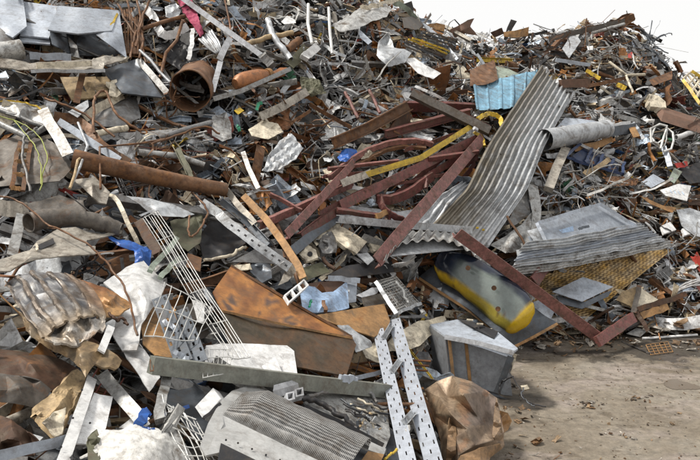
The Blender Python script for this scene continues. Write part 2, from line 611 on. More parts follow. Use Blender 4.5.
def perf(c, nu, nv, hu=.5, hv=.5, stagger=False, thick=.003, keep=None, bulge=None):
    """a plate with real rectangular holes: c = four 3D corners"""
    c = [np.asarray(p, float) for p in c]
    def at(u, v):
        q = c[0] * (1 - u) * (1 - v) + c[1] * u * (1 - v) + c[2] * u * v + c[3] * (1 - u) * v
        return q if bulge is None else q + bulge(u, v)
    V, F = [], []
    idx = {}
    def vid(u, v):
        k = (round(u * 1e5), round(v * 1e5))
        if k not in idx:
            idx[k] = len(V); V.append(at(u, v))
        return idx[k]
    for i in range(nu):
        for j in range(nv):
            u0, u1, v0, v1 = i / nu, (i + 1) / nu, j / nv, (j + 1) / nv
            q = [vid(u0, v0), vid(u1, v0), vid(u1, v1), vid(u0, v1)]
            if (stagger and (i + j) % 2) or (keep and keep(i, j)):
                F.append(tuple(q)); continue
            a, b = (1 - hu) / 2 / nu, (1 - hv) / 2 / nv
            h = [vid(u0 + a, v0 + b), vid(u1 - a, v0 + b), vid(u1 - a, v1 - b), vid(u0 + a, v1 - b)]
            for k in range(4):
                F.append((q[k], q[(k + 1) % 4], h[(k + 1) % 4], h[k]))
    V = np.array(V)
    F = face_cam(V, F)
    return solid(V, F, thick)

def tube(P, r, n=6, sm=True, k=4):
    P = np.asarray(P, float)
    if sm and len(P) > 2:
        P = smooth_path(P, k)
    return sweep(P, circ(r, n))

def mp(w, p, off=0.2):
    """pixels to metres at the place of p"""
    return w * (depth(p[0], p[1]) - off) / FPX

# ---- one-line things
def bar(name, label, cat, mat, pts, w, kind='flat', h=None, t=None, off=.22, roll=0., group=None, parent=None, sm=False, dent=.018, taper=None, wall=None, face=None):
    P = np.array([W(p, off) for p in pts])
    if sm:
        P = smooth_path(P, 6)
    elif len(P) == 2:
        P = np.array([P[0] + (P[1] - P[0]) * s for s in np.linspace(0, 1, 8)])
    P = dent_path(P, dent, nseed())
    mid = pts[len(pts) // 2]
    wm = mp(w, mid, off)
    if kind == 'pipe':
        V, F = pipe(P, wm / 2, (wm / 2 if taper is None else wm / 2 * taper), wall or max(.004, wm * .06), n=22, jitter=.05)
        smo = 48
    elif kind == 'rod':
        V, F = sweep(P, circ(wm / 2, 8)); smo = 60
    else:
        hm = mp(h, mid, off) if h else (max(.006, wm * .12) if kind == 'flat' else wm)
        tm = mp(t, mid, off) if t else max(.006, min(wm, hm) * .12)
        V, F = sweep(P, profile(kind, wm, hm, tm), face, roll); smo = False
    o = mk(name, V, F, mat, parent, smo)
    if parent is None:
        tag(o, label, cat, group)
    return o

def sheet(name, label, cat, mat, out, off=.14, inner=(), amp=.02, freq=3., thick=.006, group=None, parent=None, **k):
    V, F = poly_mesh(out, off, inner, amp, freq, thick, **k)
    o = mk(name, V, F, mat, parent, True)
    if parent is None:
        tag(o, label, cat, group)
    return o

# ================================================================ the setting
def ground_material(name):
    m = bpy.data.materials.new(name); m.use_nodes = True
    N, L = m.node_tree.nodes, m.node_tree.links
    bs = N['Principled BSDF']
    tc = N.new('ShaderNodeTexCoord')
    def noise(s, d=8, r=.6, dist=0., vec=None):
        t = N.new('ShaderNodeTexNoise'); t.inputs['Scale'].default_value = s; t.inputs['Detail'].default_value = d
        t.inputs['Roughness'].default_value = r; t.inputs['Distortion'].default_value = dist
        L.new(vec or tc.outputs['Object'], t.inputs['Vector']); return t.outputs['Fac']
    def ramp(f, st):
        r = N.new('ShaderNodeValToRGB'); e = r.color_ramp.elements
        while len(e) < len(st): e.new(.5)
        for k, (p, c) in enumerate(st): e[k].position = p; e[k].color = (*c, 1)
        L.new(f, r.inputs[0]); return r.outputs[0]
    def mix(f, a, b, mode='MIX'):
        x = N.new('ShaderNodeMix'); x.data_type = 'RGBA'; x.blend_type = mode
        for s, v in ((0, f), (6, a), (7, b)):
            if hasattr(v, 'is_output'): L.new(v, x.inputs[s])
            elif s == 0: x.inputs[0].default_value = v
            else: x.inputs[s].default_value = (*v, 1)
        return x.outputs[2]
    k = .62
    mp_ = N.new('ShaderNodeMapping'); mp_.inputs['Scale'].default_value = (.8, 1.35, 1)
    L.new(tc.outputs['Object'], mp_.inputs['Vector'])
    c = ramp(noise(1.1, 7, .62, .8), [(.3, (.22 * k, .175 * k, .125 * k)), (.52, (.33 * k, .28 * k, .215 * k)), (.72, (.40 * k, .36 * k, .30 * k))])
    c = mix(ramp(noise(1.3, 6, .65, .4, mp_.outputs[0]), [(.50, (0, 0, 0)), (.62, (.7,) * 3)]), c, (.46 * k, .39 * k, .345 * k))
    c = mix(ramp(noise(3.3, 10, .78, .5, mp_.outputs[0]), [(.52, (0, 0, 0)), (.64, (.75,) * 3)]), c, (.13 * k, .095 * k, .06 * k))
    c = mix(1.0, c, ramp(noise(11, 8, .8), [(.34, (.55,) * 3), (.6, (1.1,) * 3)]), 'MULTIPLY')
    c = mix(ramp(noise(38, 5, .7), [(.6, (0, 0, 0)), (.72, (.5,) * 3)]), c, (.10 * k, .08 * k, .06 * k))
    c = mix(ramp(noise(60, 3, .7), [(.64, (0, 0, 0)), (.72, (.6,) * 3)]), c, (.5 * k, .46 * k, .38 * k))
    # soaked dirt along the heap's foot and one drip stain, with ragged borders
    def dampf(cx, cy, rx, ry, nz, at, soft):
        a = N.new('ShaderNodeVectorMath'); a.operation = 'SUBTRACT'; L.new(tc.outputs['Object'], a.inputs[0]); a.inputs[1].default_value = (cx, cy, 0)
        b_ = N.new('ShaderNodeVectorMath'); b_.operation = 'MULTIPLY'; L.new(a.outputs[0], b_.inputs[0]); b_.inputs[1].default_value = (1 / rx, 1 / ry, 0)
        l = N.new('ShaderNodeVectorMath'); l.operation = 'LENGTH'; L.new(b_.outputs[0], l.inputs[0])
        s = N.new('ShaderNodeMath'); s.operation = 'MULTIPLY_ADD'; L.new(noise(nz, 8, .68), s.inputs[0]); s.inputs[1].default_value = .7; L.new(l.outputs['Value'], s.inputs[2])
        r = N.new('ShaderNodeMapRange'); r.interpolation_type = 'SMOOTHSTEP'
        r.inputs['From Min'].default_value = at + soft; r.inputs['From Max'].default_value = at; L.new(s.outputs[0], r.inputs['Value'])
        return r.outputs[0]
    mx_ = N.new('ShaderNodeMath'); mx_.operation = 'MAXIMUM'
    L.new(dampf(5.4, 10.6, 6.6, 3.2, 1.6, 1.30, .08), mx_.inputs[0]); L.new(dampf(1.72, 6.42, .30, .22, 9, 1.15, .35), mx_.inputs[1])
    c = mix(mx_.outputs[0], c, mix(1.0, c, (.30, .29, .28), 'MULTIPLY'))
    L.new(c, bs.inputs['Base Color'])
    rr_ = N.new('ShaderNodeMapRange'); rr_.inputs['To Min'].default_value = .92; rr_.inputs['To Max'].default_value = .55
    L.new(mx_.outputs[0], rr_.inputs['Value']); L.new(rr_.outputs[0], bs.inputs['Roughness'])
    b = N.new('ShaderNodeBump'); b.inputs['Strength'].default_value = .55; b.inputs['Distance'].default_value = .03
    L.new(noise(14, 9, .7), b.inputs['Height']); L.new(b.outputs[0], bs.inputs['Normal'])
    MATS[name] = m
    return m
ground_material('dirt')

# ground: fine near the heap, then out to the horizon
gx = np.r_[-300, -120, -50, -20, np.arange(-8, 10.01, .2), 20, 50, 120, 300]
gy = np.r_[-200, -60, -20, -6, np.arange(0, 12.01, .2), 25, 60, 150, 400]
V = []
for x in gx:
    for y in gy:
        V.append((x, y, 0.0))
o = mk('ground', np.array(V), grid_faces(len(gx) - 1, len(gy) - 1), 'dirt', None, 'all', hero=False, center=(0, 0, 0))
o['kind'] = 'structure'; o['label'] = 'bare tan dirt yard floor in front of the scrap heap'

def ground_patch(name, mat, outline, z, label, rag=.05, kind='structure'):
    """a flat patch on the ground: outline in picture coordinates, put on the floor plane"""
    P = []
    n_ = len(outline)
    ring = smooth_path(np.array([outline[(i - 2) % n_] for i in range(n_ + 4)], float), 10)[20:20 + 10 * n_]
    for (x, y) in ring:
        if True:
            r = ray(x, y); t = -CAM_Z / r[2]
            p = CAMP + r * t
            P.append((p[0] + rag * mnoise.noise(Vector((p[0] * 3, p[1] * 3, 1))) * 2 + random.gauss(0, rag * .2),
                      p[1] + rag * mnoise.noise(Vector((p[0] * 3, p[1] * 3, 7))) * 2 + random.gauss(0, rag * .2), z))
    res = delaunay_2d_cdt([Vector(p[:2]) for p in P], [], [list(range(len(P)))], 1, 1e-4)
    V = [(v.x, v.y, z) for v in res[0]]
    V, F = solid(np.array(V), [tuple(f) for f in res[2]], -.002) if False else (np.array(V), [tuple(f) for f in res[2]])
    o = mk(name, V, F, mat, None, hero=False)
    o['kind'] = kind; o['label'] = label
    return o
m = bpy.data.materials.new('puddle_water'); m.use_nodes = True
b = m.node_tree.nodes['Principled BSDF']
b.inputs['Base Color'].default_value = (.15, .125, .10, 1); b.inputs['Roughness'].default_value = .12; b.inputs['IOR'].default_value = 1.33
MATS['puddle_water'] = m
ground_patch('puddle', 'puddle_water', [(664,383),(675,379),(690,383),(701,388),(698,391),(680,390),(667,387)], .004, 'small dark puddle on the bare dirt floor', .03)

# the heap's own body: packed fines, its colour darkened for the shade of the gaps
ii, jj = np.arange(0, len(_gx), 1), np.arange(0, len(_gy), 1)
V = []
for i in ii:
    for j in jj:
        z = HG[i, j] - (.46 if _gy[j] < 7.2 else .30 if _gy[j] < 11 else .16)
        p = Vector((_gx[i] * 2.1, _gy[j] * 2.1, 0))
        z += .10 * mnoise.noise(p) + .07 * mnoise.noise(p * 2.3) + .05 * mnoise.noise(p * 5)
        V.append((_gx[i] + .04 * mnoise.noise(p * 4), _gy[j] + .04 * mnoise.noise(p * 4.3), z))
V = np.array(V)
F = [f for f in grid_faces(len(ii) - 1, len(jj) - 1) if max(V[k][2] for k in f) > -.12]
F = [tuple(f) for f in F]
used = sorted({i for f in F for i in f}); rm_ = {a: b for b, a in enumerate(used)}
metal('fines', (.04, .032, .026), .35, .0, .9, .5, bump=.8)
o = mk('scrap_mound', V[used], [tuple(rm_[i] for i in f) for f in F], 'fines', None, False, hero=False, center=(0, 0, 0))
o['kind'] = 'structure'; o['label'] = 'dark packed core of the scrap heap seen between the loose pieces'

# ================================================================ big things placed one by one
G_RED = 'red oxide steel members in the middle of the heap'
G_COR = 'corrugated sheets'
G_PAN = 'stacked light grey metal panels'

# ---- top left: grey cabinets
c0 = thing('metal_cabinet', 'open blue-grey metal cabinet lying on its side at the top left', 'cabinet', W((90, 60), .3))
sheet('top_panel', '', '', 'bluegrey', [(59,6,.55),(119,11,.5),(112,31,.62),(78,34,.66),(48,30,.66)], amp=.008, thick=.02, parent=c0)
sheet('back_panel', '', '', 'slate', [(52,31,.05),(110,32,.05),(124,57,.05),(60,55,.05)], amp=.008, thick=.015, parent=c0)  # back and side panels: the interior's shade painted as slate
sheet('flap', '', '', 'bluegrey', [(119,11,.5),(127,58,.45),(96,35,.6),(108,31,.62)], amp=.008, thick=.012, parent=c0)
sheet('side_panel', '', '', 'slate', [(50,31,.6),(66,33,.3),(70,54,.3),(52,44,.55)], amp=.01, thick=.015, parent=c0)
sheet('divider', '', '', 'steel', [(68,36,.5),(77,46,.5),(79,58,.5),(71,56,.3)], amp=.005, thick=.012, parent=c0)
bar('edge_strip', '', '', 'yellow', [(117,13,.53),(110,30,.64)], 2, parent=c0)
bar('bottom_rail', '', '', 'bluegrey', [(30,55,.4),(72,58,.42)], 7, 'box', h=3, parent=c0)
sheet('cabinet_door', 'blue-grey metal door leaning in the top left corner', 'door', 'bluegrey', [(-6,-3,.5),(23,-2,.45),(27,27,.62),(13,38,.66),(-6,28,.6)], amp=.01, thick=.02)
sheet('cabinet_door', 'blue-grey metal panel between the corner door and the open cabinet', 'panel', 'bluegrey', [(24,2,.35),(60,7,.35),(49,38,.5),(20,35,.5)], amp=.008, thick=.02)
sheet('narrow_board', 'narrow grey lower panel below the blue-grey metal panel', 'panel', 'bluegrey', [(19,36,.4),(50,38,.4),(50,44,.45),(21,42,.45)], amp=.005, thick=.02)
sheet('dark_plate', 'dark triangular plate in the left edge corner under the corner door', 'plate', 'steel', [(-5,24,.62),(14,40,.62),(2,50,.7),(-5,50,.7)], amp=.01)
bar('broken_pipe', 'grey pipe with a jagged rusty open end at left edge', 'pipe', 'galv_dirty', [(-10,54,.72),(22,49,.75)], 18, 'pipe', wall=.02, dent=0)
sheet('crushed_sheet', 'pale layered crushed sheet edge under the broken grey pipe', 'sheet', 'beige', [(-5,57,.75),(30,64,.72),(62,62,.7),(92,60,.62),(106,56,.6),(127,58,.55),(126,60,.55),(104,66,.7),(103,72,.72),(68,73,.72),(28,70,.75),(-5,68,.78)], amp=.03, freq=6, thick=.012, rag=1)
bar('split_board', 'pale split board end lying on the layered crushed sheet', 'board', 'cream', [(36,65,.84),(92,64,.8)], 5, 'box', h=4, dent=.015)
bar('metal_strip', 'thin white strip along the layered crushed sheet front', 'strip', 'galv', [(30,71,.86),(105,71,.8)], 3, dent=.02)
sheet('dark_board', 'dark grey tilted panel below the open cabinet', 'panel', 'slate', [(104,70,.45),(136,59,.4),(163,98,.5),(122,93,.62)], amp=.012, thick=.02)
bar('panel_edge', 'pale blue-grey edging along the dark tilted panel', 'edging', 'galv_dirty', [(139,60,.46),(168,94,.5)], 6, 'L', dent=.006)
sheet('brown_carton', 'brown board stuck under the pale crushed sheet', 'board', 'tan', [(60,78,.3),(112,77,.32),(107,96,.38),(72,101,.38)], amp=.02, thick=.02)
sheet('cream_chunk', 'ragged cream chunk beside the brown board', 'chunk', 'cream', [(111,81,.5),(117,79,.5),(119,86,.5),(125,90,.5),(117,98,.5),(108,96,.5)], amp=.02, thick=.05)
bar('rust_strip', 'short rusty strip hanging over the brown board', 'strip', 'rust', [(83,73,.5),(78,95,.5),(76,103,.5)], 6)

# ---- left: pipes, bent sheets
sheet('bent_sheet', 'curved grey sheet with yellow edge line at the left edge', 'sheet', 'galv_dirty', [(-5,103,.5),(12,101,.55),(28,105,.55),(42,111,.5),(47,127,.45),(30,122,.4),(-5,110,.42)], amp=.02, inner=[(20,112,.6)])
bar('yellow_edge', 'thin yellow line of trim on the curved grey sheet', 'trim', 'yellow', [(0,101,.58),(14,101,.6),(30,104,.6),(42,110,.58)], 1.5, sm=True)
bar('light_profile', 'bent light grey profile with cream face above the thick rusty pipe', 'profile', 'galv_dirty', [(44,111,.62),(50,124,.64),(59,139,.64),(69,157,.62)], 11, 'L', h=6, off=.6, dent=.01)
bar('grey_tube', 'grey tube lying behind the bent light grey profile', 'tube', 'galv_dirty', [(-6,121,.5),(28,137,.52),(46,126,.52)], 6, 'pipe')
bar('grey_tube', 'upper thin grey tube near the left edge', 'tube', 'steel', [(-6,108,.5),(46,127,.5)], 4.5, 'pipe')
sheet('burnt_sheet', 'large mottled brown-grey burnt sheet on the left', 'sheet', 'burnt', [(-5,142,.25),(20,136,.3),(45,139,.34),(60,149,.4),(74,167,.42),(60,181,.4),(30,185,.36),(-5,187,.3)], inner=[(30,160,.42),(50,165,.46)], amp=.035, freq=3)
pl = thing('rusty_bracket', 'rusty ladder-like bracket on the mottled burnt sheet', 'bracket', W((18, 190), .45))
bar('side_bar', '', '', 'rust', [(20,142,.5),(11,188,.5)], 4, 'box', h=2, parent=pl)
bar('side_bar', '', '', 'rust', [(31,142,.5),(23,191,.5)], 4, 'box', h=2, parent=pl)
for y0 in (150, 161, 174, 188):
    bar('rung', '', '', 'rust_orange', [(19 - (y0 - 142) * .18, y0, .51), (30 - (y0 - 142) * .18, y0 + 1, .51)], 4, 'box', h=1.5, parent=pl)
bar('rusty_pipe', 'thick rusty brown pipe across the left of the heap', 'pipe', 'rust', [(73,159,.62),(110,167,.6),(150,176,.58),(190,184,.55),(225,190,.5)], 18, 'pipe', taper=.78, wall=.016, dent=.012)
bar('silver_bar', 'silver flat bar lying over a rusty strip above the thick pipe', 'bar', 'bluegrey', [(60,122,.52),(121,161,.6)], 7, 'L', h=5, dent=.006)
bar('rusty_strip', 'wide rusty strip under the silver flat bar', 'strip', 'rust', [(54,116,.42),(80,122,.46),(104,147,.5),(129,163,.5)], 9, sm=True)
bar('rusty_wire', 'long rusty wire above the silver flat bar', 'wire', 'rust', [(44,98,.6),(66,106,.62),(90,117,.62),(115,137,.6)], 2.2, 'rod', sm=True)
bar('rusty_wire', 'rusty wire hoop arching over the dark tilted panel foot', 'wire', 'rust', [(94,133,.6),(94,102,.62),(99,93,.62),(106,92,.62),(113,107,.6),(122,119,.6),(141,131,.58)], 2.4, 'rod', sm=True)
bar('rusty_wire', 'rusty angled wire standing in front of the thick pipe', 'wire', 'rust', [(100,188,.7),(100,147,.7),(140,144,.62),(165,139,.55)], 2.0, 'rod')
bar('bent_rod', 'bent grey rod crossing the left end of the thick pipe', 'rod', 'galv', [(79,122,.68),(88,146,.7),(80,166,.7),(70,186,.66)], 2.6, 'rod')
bar('bent_rod', 'bent tan rod crossing the thick pipe near its left end', 'rod', 'tan', [(86,153,.72),(78,160,.72),(75,175,.7),(70,189,.66)], 2.6, 'rod')
bar('bent_rod', 'dull grey bent rod hanging on the mottled burnt sheet', 'rod', 'steel', [(38,128,.6),(25,137,.6),(23,160,.55),(30,192,.5)], 2.6, 'rod', sm=True)
bar('yellow_wire', 'thin yellow-green wire trailing down over the burnt sheet', 'wire', 'wiregreen', [(-4,115,.62),(16,121,.62),(34,131,.62),(47,152,.58),(44,172,.5),(40,190,.45)], 1.1, 'rod', sm=True)
bar('yellow_wire', 'second thin yellow-green wire left of the first', 'wire', 'wiregreen', [(14,121,.62),(30,140,.6),(39,158,.55),(41,184,.5)], 1.0, 'rod', sm=True)
sheet('dark_sheet', 'dark grey crumpled sheet above the silver flat bar', 'sheet', 'steel', [(82,112,.25),(112,102,.3),(136,97,.3),(141,118,.3),(120,128,.3),(92,127,.3)], amp=.03, inner=[(118,112,.42)])
bar('cream_pipe', 'cream pipe stub with collar above the thick rusty pipe', 'pipe', 'cream', [(95,134,.42),(126,128,.4)], 6, 'pipe')
sheet('pale_flap', 'small pale flap beside the hoop wire at the left', 'flap', 'galv', [(68,112,.55),(88,100,.55),(89,107,.55),(78,118,.55)], amp=.01)
bar('cream_strip', 'cream strip pointing up beside the hoop wire', 'strip', 'cream', [(84,117,.4),(122,94,.42)], 8, dent=.02)
bar('burnt_tube', 'curved burnt tube with orange rust on its back', 'tube', 'burnt', [(28,223,.6),(50,218,.62),(75,218,.62),(100,223,.62),(122,230,.6)], 19, 'pipe', sm=True, taper=.75)
sheet('burnt_plate', 'dark burnt plate behind the curved burnt tube', 'plate', 'burnt', [(22,206,.38),(60,196,.4),(84,202,.42),(86,212,.42),(40,214,.4)], amp=.03)
sheet('twisted_channel', 'twisted beige channel piece under the thick rusty pipe', 'channel', 'beige', [(74,180,.5),(95,177,.52),(104,186,.52),(110,193,.5),(107,205,.48),(99,203,.5),(86,192,.52)], amp=.02, inner=[(92,186,.62)], thick=.012)
sheet('white_scrap', 'torn whitish sheet below the thick rusty pipe', 'sheet', 'galv', [(126,197,.5),(150,199,.52),(175,206,.52),(195,215,.5),(184,218,.5),(152,215,.5)], amp=.025, inner=[(160,207,.58)], rag=1)
sheet('white_scrap', 'pointed pale sliver under the torn whitish sheet', 'sliver', 'galv', [(139,215,.55),(155,210,.55),(150,213,.55),(141,217,.55)], amp=.008)
bar('grey_strip', 'flat grey strip standing at the left edge', 'strip', 'galv_dirty', [(22,214,.5),(18,232,.52),(11,256,.55)], 9)
bar('wood_piece', 'split grey timber end at the left edge', 'timber', 'beige', [(-6,206,.5),(26,210,.52)], 15, 'box', h=9, dent=.02)
sheet('panel_with_hole', 'long beige-grey torn panel with a rectangular hole at left', 'panel', 'beige', [(-5,261,.75),(30,251,.72),(37,242,.68),(58,230,.62),(76,228,.6),(88,232,.58),(104,234,.56),(123,229,.52),(121,233,.54),(104,237,.58),(87,240,.64),(86,246,.66),(96,247,.66),(96,255,.68),(60,257,.72),(22,264,.76),(10,271,.8),(-5,271,.8)], amp=.025, inner=[(60,243,.66),(30,258,.8)], thick=.01)
sheet('hole_shade', 'dark rectangular sheet drawn as hole shade with white tabs in the beige torn panel', 'plate', 'dark', [(33,247,.74),(53,238,.72),(55,243,.73),(37,251,.75)], amp=.0)  # flat dark sheet drawn as the shade inside the panel's hole
bar('tab', 'white tab in the dark pocket of the beige torn panel', 'tab', 'cream', [(37,244,.78),(38,251,.78)], 2.2)
sheet('blue_sheet', 'crumpled bright blue sheet at the left of the wire rack', 'sheet', 'blue', [(107,237,.5),(125,241,.55),(140,246,.5),(152,252,.45),(150,270,.4),(137,276,.42),(134,252,.52),(120,249,.55)], amp=.05, freq=6, inner=[(142,258,.56)])
bar('rusty_wire', 'long thin rusty wire sagging over the white crumpled panel', 'wire', 'rust', [(-4,196,.7),(18,201,.72),(50,225,.76),(86,244,.8),(106,262,.82),(126,292,.82),(138,335,.7)], 1.8, 'rod', sm=True)
bar('rusty_bar', 'rusty brown bar left of the wire rack top', 'bar', 'rust_dark', [(139,222,.4),(158,256,.42)], 10, 'box', h=4)
bar('rod_bundle', 'thin dark wire loop under the beige torn panel', 'wire', 'dark', [(72,285,.4),(80,268,.45),(95,262,.45),(110,275,.45),(98,285,.4)], 2.5, 'rod', sm=True)
bar('dark_post', 'dark post behind the crushed ribbed hood', 'post', 'slate', [(66,256,.4),(66,282,.4)], 8, 'box')

# ---- left: crushed ribbed hood
def colored_sheet(name, label, cat, out, colf, mat='crush', parent=None, **k):
    V, F = poly_mesh(out, **k)
    x, y, d = project(V)
    cols = np.array([colf(a, b) for a, b in zip(x, y)])
    o = mk(name, V, F, mat, parent, True, colors=cols)
    if parent is None:
        tag(o, label, cat)
    return o
def lerp3(a, b, t):
    t = min(1, max(0, t)); return tuple(p + (q - p) * t for p, q in zip(a, b))
def hood_col(x, y):
    s = (x * .72 - y * .69)                               # across the ribs
    n = mnoise.noise(Vector((x * .06, y * .06, 2))) * .5 + .5
    c = lerp3((.13, .135, .14), (.30, .30, .30), n)
    e = max(0, math.sin(s * .36 + 1.2)) ** 4
    c = lerp3(c, (.30, .22, .13), .65 * e)
    if y > 312: c = lerp3(c, (.34, .26, .17), (y - 312) / 14)
    if x > 88: c = lerp3(c, (.42, .22, .09), (x - 88) / 22)
    return c
ch = thing('crushed_hood', 'big crushed ribbed brown and grey hood in the left foreground', 'hood', W((60, 350), .35))
rows = [((6,285,.5),(80,281,.62)),((15,300,.62),(92,291,.74)),((28,320,.76),(102,306,.84)),((46,341,.86),(107,321,.9))]
Lp, Rp = smooth_path([W(r[0]) for r in rows], 7), smooth_path([W(r[1]) for r in rows], 7)
V, cols = [], []
for i in range(len(Lp)):
    for j in range(61):
        u = j / 60
        k = (u * 4.6 + .22 * mnoise.noise(Vector((i * .22, u * 2, 4)))) % 1
        rib = min(1, max(0, (abs(k - .5) - .30) / .08))              # narrow raised ribs between flat dark troughs
        n = mnoise.noise(Vector((u * 7, i * .35, 2)))
        V.append(Lp[i] + (Rp[i] - Lp[i]) * u + np.array((.1, -.75, .6)) * (.034 * rib + .12 * math.sin(u * math.pi) + .025 * n))
        c = lerp3((.05, .052, .06), (.20, .20, .205), n + .5)
        c = lerp3(c, (.19, .135, .085), rib * .65)
        if mnoise.noise(Vector((u * 12, i * .8, 7))) > .25: c = lerp3(c, (.42, .41, .39), .5)
        c = lerp3(c, (.36, .2, .09), max(0, (u - .78) * 3))
        c = lerp3(c, (.34, .27, .19), max(0, (i - 15) / 7))
        cols.append(c)
V = crumple(np.array(V), .04, 3.5, 5)
V, F = solid(V, face_cam(V, grid_faces(len(Lp) - 1, 60)), .012)
mk('ribbed_panel', V, F, 'crush', ch, True, colors=cols + cols)
colored_sheet('rolled_edge', '', '', [(44,330,.88),(60,320,.96),(76,316,.98),(92,322,.98),(105,318,.95),(106,328,.95),(96,336,.98),(78,346,1.0),(56,346,.98),(46,342,.9)],
              lambda x, y: lerp3((.40, .32, .23), (.50, .49, .47), mnoise.noise(Vector((x * .12, y * .12, 5))) + .4), parent=ch, amp=.05, freq=7, thick=.012, step=3, inner=[(70,328,1.06)])
colored_sheet('folded_skirt', '', '', [(20,312,.6),(40,332,.74),(60,346,.9),(80,342,.96),(100,347,.95),(122,361,.88),(116,371,.84),(95,366,.86),(86,378,.84),(70,360,.82),(44,348,.7),(26,332,.6)],
              lambda x, y: lerp3((.16, .12, .07), (.36, .24, .12), mnoise.noise(Vector((x * .08, y * .08, 8))) + .5), parent=ch, amp=.05, freq=4, thick=.012, step=4, inner=[(84,358,.98)])
colored_sheet('rusty_flap', '', '', [(80,281,.7),(104,288,.72),(118,296,.74),(131,304,.74),(130,308,.76),(119,316,.8),(106,318,.82),(98,300,.78)],
              lambda x, y: lerp3((.22, .09, .03), (.46, .26, .10), (y - 288) / 24 + .3 * mnoise.noise(Vector((x * .1, y * .1, 3)))), parent=ch, amp=.035, freq=4, thick=.01, step=4, inner=[(110,302,.86)])
bar('rusty_hook', 'dark rusty hook on the tip of the crushed hood', 'hook', 'rust_dark', [(108,312,.9),(115,320,.9),(122,319,.9),(127,324,.9)], 2.5, 'rod', sm=True)

# ---- left foreground: rusty sheets, white profiles
sheet('rusty_sheet', 'wide dark rusty sheet at the left edge below the crushed hood', 'sheet', 'rust_dark', [(-6,349,.5),(30,353,.5),(62,361,.5),(80,370,.5),(62,386,.5),(46,396,.5),(-6,378,.5)], amp=.03, inner=[(30,365,.58)])
sheet('rusty_sheet', 'curved rusty grey sheet under the wide dark rusty sheet', 'sheet', 'burnt', [(-6,374,.56),(20,376,.6),(42,383,.58),(52,390,.55),(36,410,.5),(14,404,.52),(-6,402,.52)], amp=.03, inner=[(20,388,.66)])
sheet('rusty_sheet', 'curled dark rusty sheet in the bottom left corner', 'sheet', 'rust_dark', [(-6,416,.45),(12,420,.5),(26,432,.5),(40,444,.48),(36,456,.5),(-6,456,.5)], amp=.04, inner=[(14,432,.6)])
sheet('tan_carton', 'crushed tan carton behind the white L profile', 'carton', 'tan', [(33,411,.55),(52,396,.6),(66,380,.58),(78,369,.55),(86,374,.5),(80,392,.55),(70,412,.6),(63,434,.62),(56,438,.6),(44,424,.6)], amp=.04, freq=5, inner=[(60,405,.7)], thick=.03)
sheet('carton_flap', 'whitish lower flap of a crushed carton behind the white profile', 'flap', 'cream', [(42,424,.66),(54,412,.68),(66,408,.68),(63,434,.68),(56,437,.66)], amp=.02)
wl_ = thing('white_profile', 'long white folded metal profile with side plate in the foreground', 'profile', W((66, 466), .6))
sheet('flange', '', '', 'white', [(88,375,.72),(97,380,.72),(68,468,.75),(54,468,.75)], amp=.004, thick=.012, parent=wl_)
sheet('side_plate', '', '', 'white', [(94,393,.66),(100,395,.66),(113,397,.62),(106,428,.64),(98,446,.66),(74,443,.7)], amp=.006, thick=.008, parent=wl_)
sheet('upper_strip', '', '', 'white', [(108,325,1.02),(115,328,1.0),(105,353,.98),(98,349,1.0)], amp=.004, thick=.012, parent=wl_)
bar('cream_bar', 'cream-grey flat bar slanting behind the white side plate', 'bar', 'galv_dirty', [(103,375,.62),(146,425,.66)], 12, 'L', h=6, dent=.004)
bar('white_bar', 'white box bar at the bottom left edge', 'bar', 'bluegrey', [(-8,458,.72),(66,440,.66)], 9, 'L', h=8, dent=.004)
sheet('white_board', 'large white crumpled panel right of the crushed hood', 'panel', 'white', [(104,284,.45),(120,273,.5),(142,259,.55),(156,275,.58),(167,286,.56),(156,306,.62),(142,324,.66),(137,352,.7),(122,352,.66),(112,336,.6),(116,318,.55),(129,309,.52),(118,296,.48)], amp=.035, freq=2.6, rag=1.2, inner=[(140,290,.72),(150,280,.66),(132,300,.6),(148,305,.7)], thick=.01)
sheet('white_board', 'small white flat plate under the large white crumpled panel', 'plate', 'white', [(120,348,.6),(134,338,.62),(152,360,.6),(160,378,.62),(150,392,.62),(136,372,.62)], amp=.02, rag=.8)
sheet('white_offcut', 'white offcut below the cream-grey slanting bar', 'offcut', 'white', [(119,428,.5),(142,410,.5),(150,425,.52),(140,432,.55)], amp=.01)
bf = thing('insulation_block', 'bright white lumpy torn foam block at the bottom left', 'foam block', W((140, 470), .5))
V, F = poly_mesh([(98,438,.8),(105,431,.8),(122,429,.82),(140,426,.82),(158,430,.8),(170,434,.78),(178,445,.74),(183,470,.72),(98,470,.8)], amp=.03, freq=8, step=4, inner=[(135,445,.93),(155,448,.92),(120,450,.9)], thick=.16)
mk('torn_face', V, F, 'foam', bf, 'all')
sheet('dark_tear', '', '', 'olive', [(88,440,.74),(98,431,.76),(101,440,.8),(99,462,.82),(88,462,.78)], amp=.03, parent=bf)
sheet('brown_scrap', 'dark bag-like scrap between white profile and foam block', 'scrap', 'dark', [(66,462,.68),(78,448,.68),(92,452,.68),(96,468,.7),(66,470,.7)], amp=.05, freq=7)
bv = thing('blue_valve', 'bright blue plastic clip above the white foam block', 'clip', W((146, 428), .8))
bar('grip', '', '', 'blue', [(147,411,.86),(141,424,.86)], 8, 'box', h=6, parent=bv)
bar('cap', '', '', 'blue', [(142,428,.84),(153,429,.84)], 3, 'box', parent=bv)
bar('blue_strip', 'thin bright blue strip right of the blue clip', 'strip', 'blue', [(162,416,.8),(188,406,.78)], 3.2, 'flat')
bar('grey_post', 'short cream-grey post under the long grey square tube', 'post', 'galv_dirty', [(166,372,.78),(160,421,.8)], 9, 'box', h=6)
bar('square_tube', 'long grey-green square tube across the foreground', 'tube', 'greenbar', [(151,365,.95),(230,374,.9),(310,383,.85),(388,391,.75)], 13, 'box', h=10, dent=.003, roll=.12)
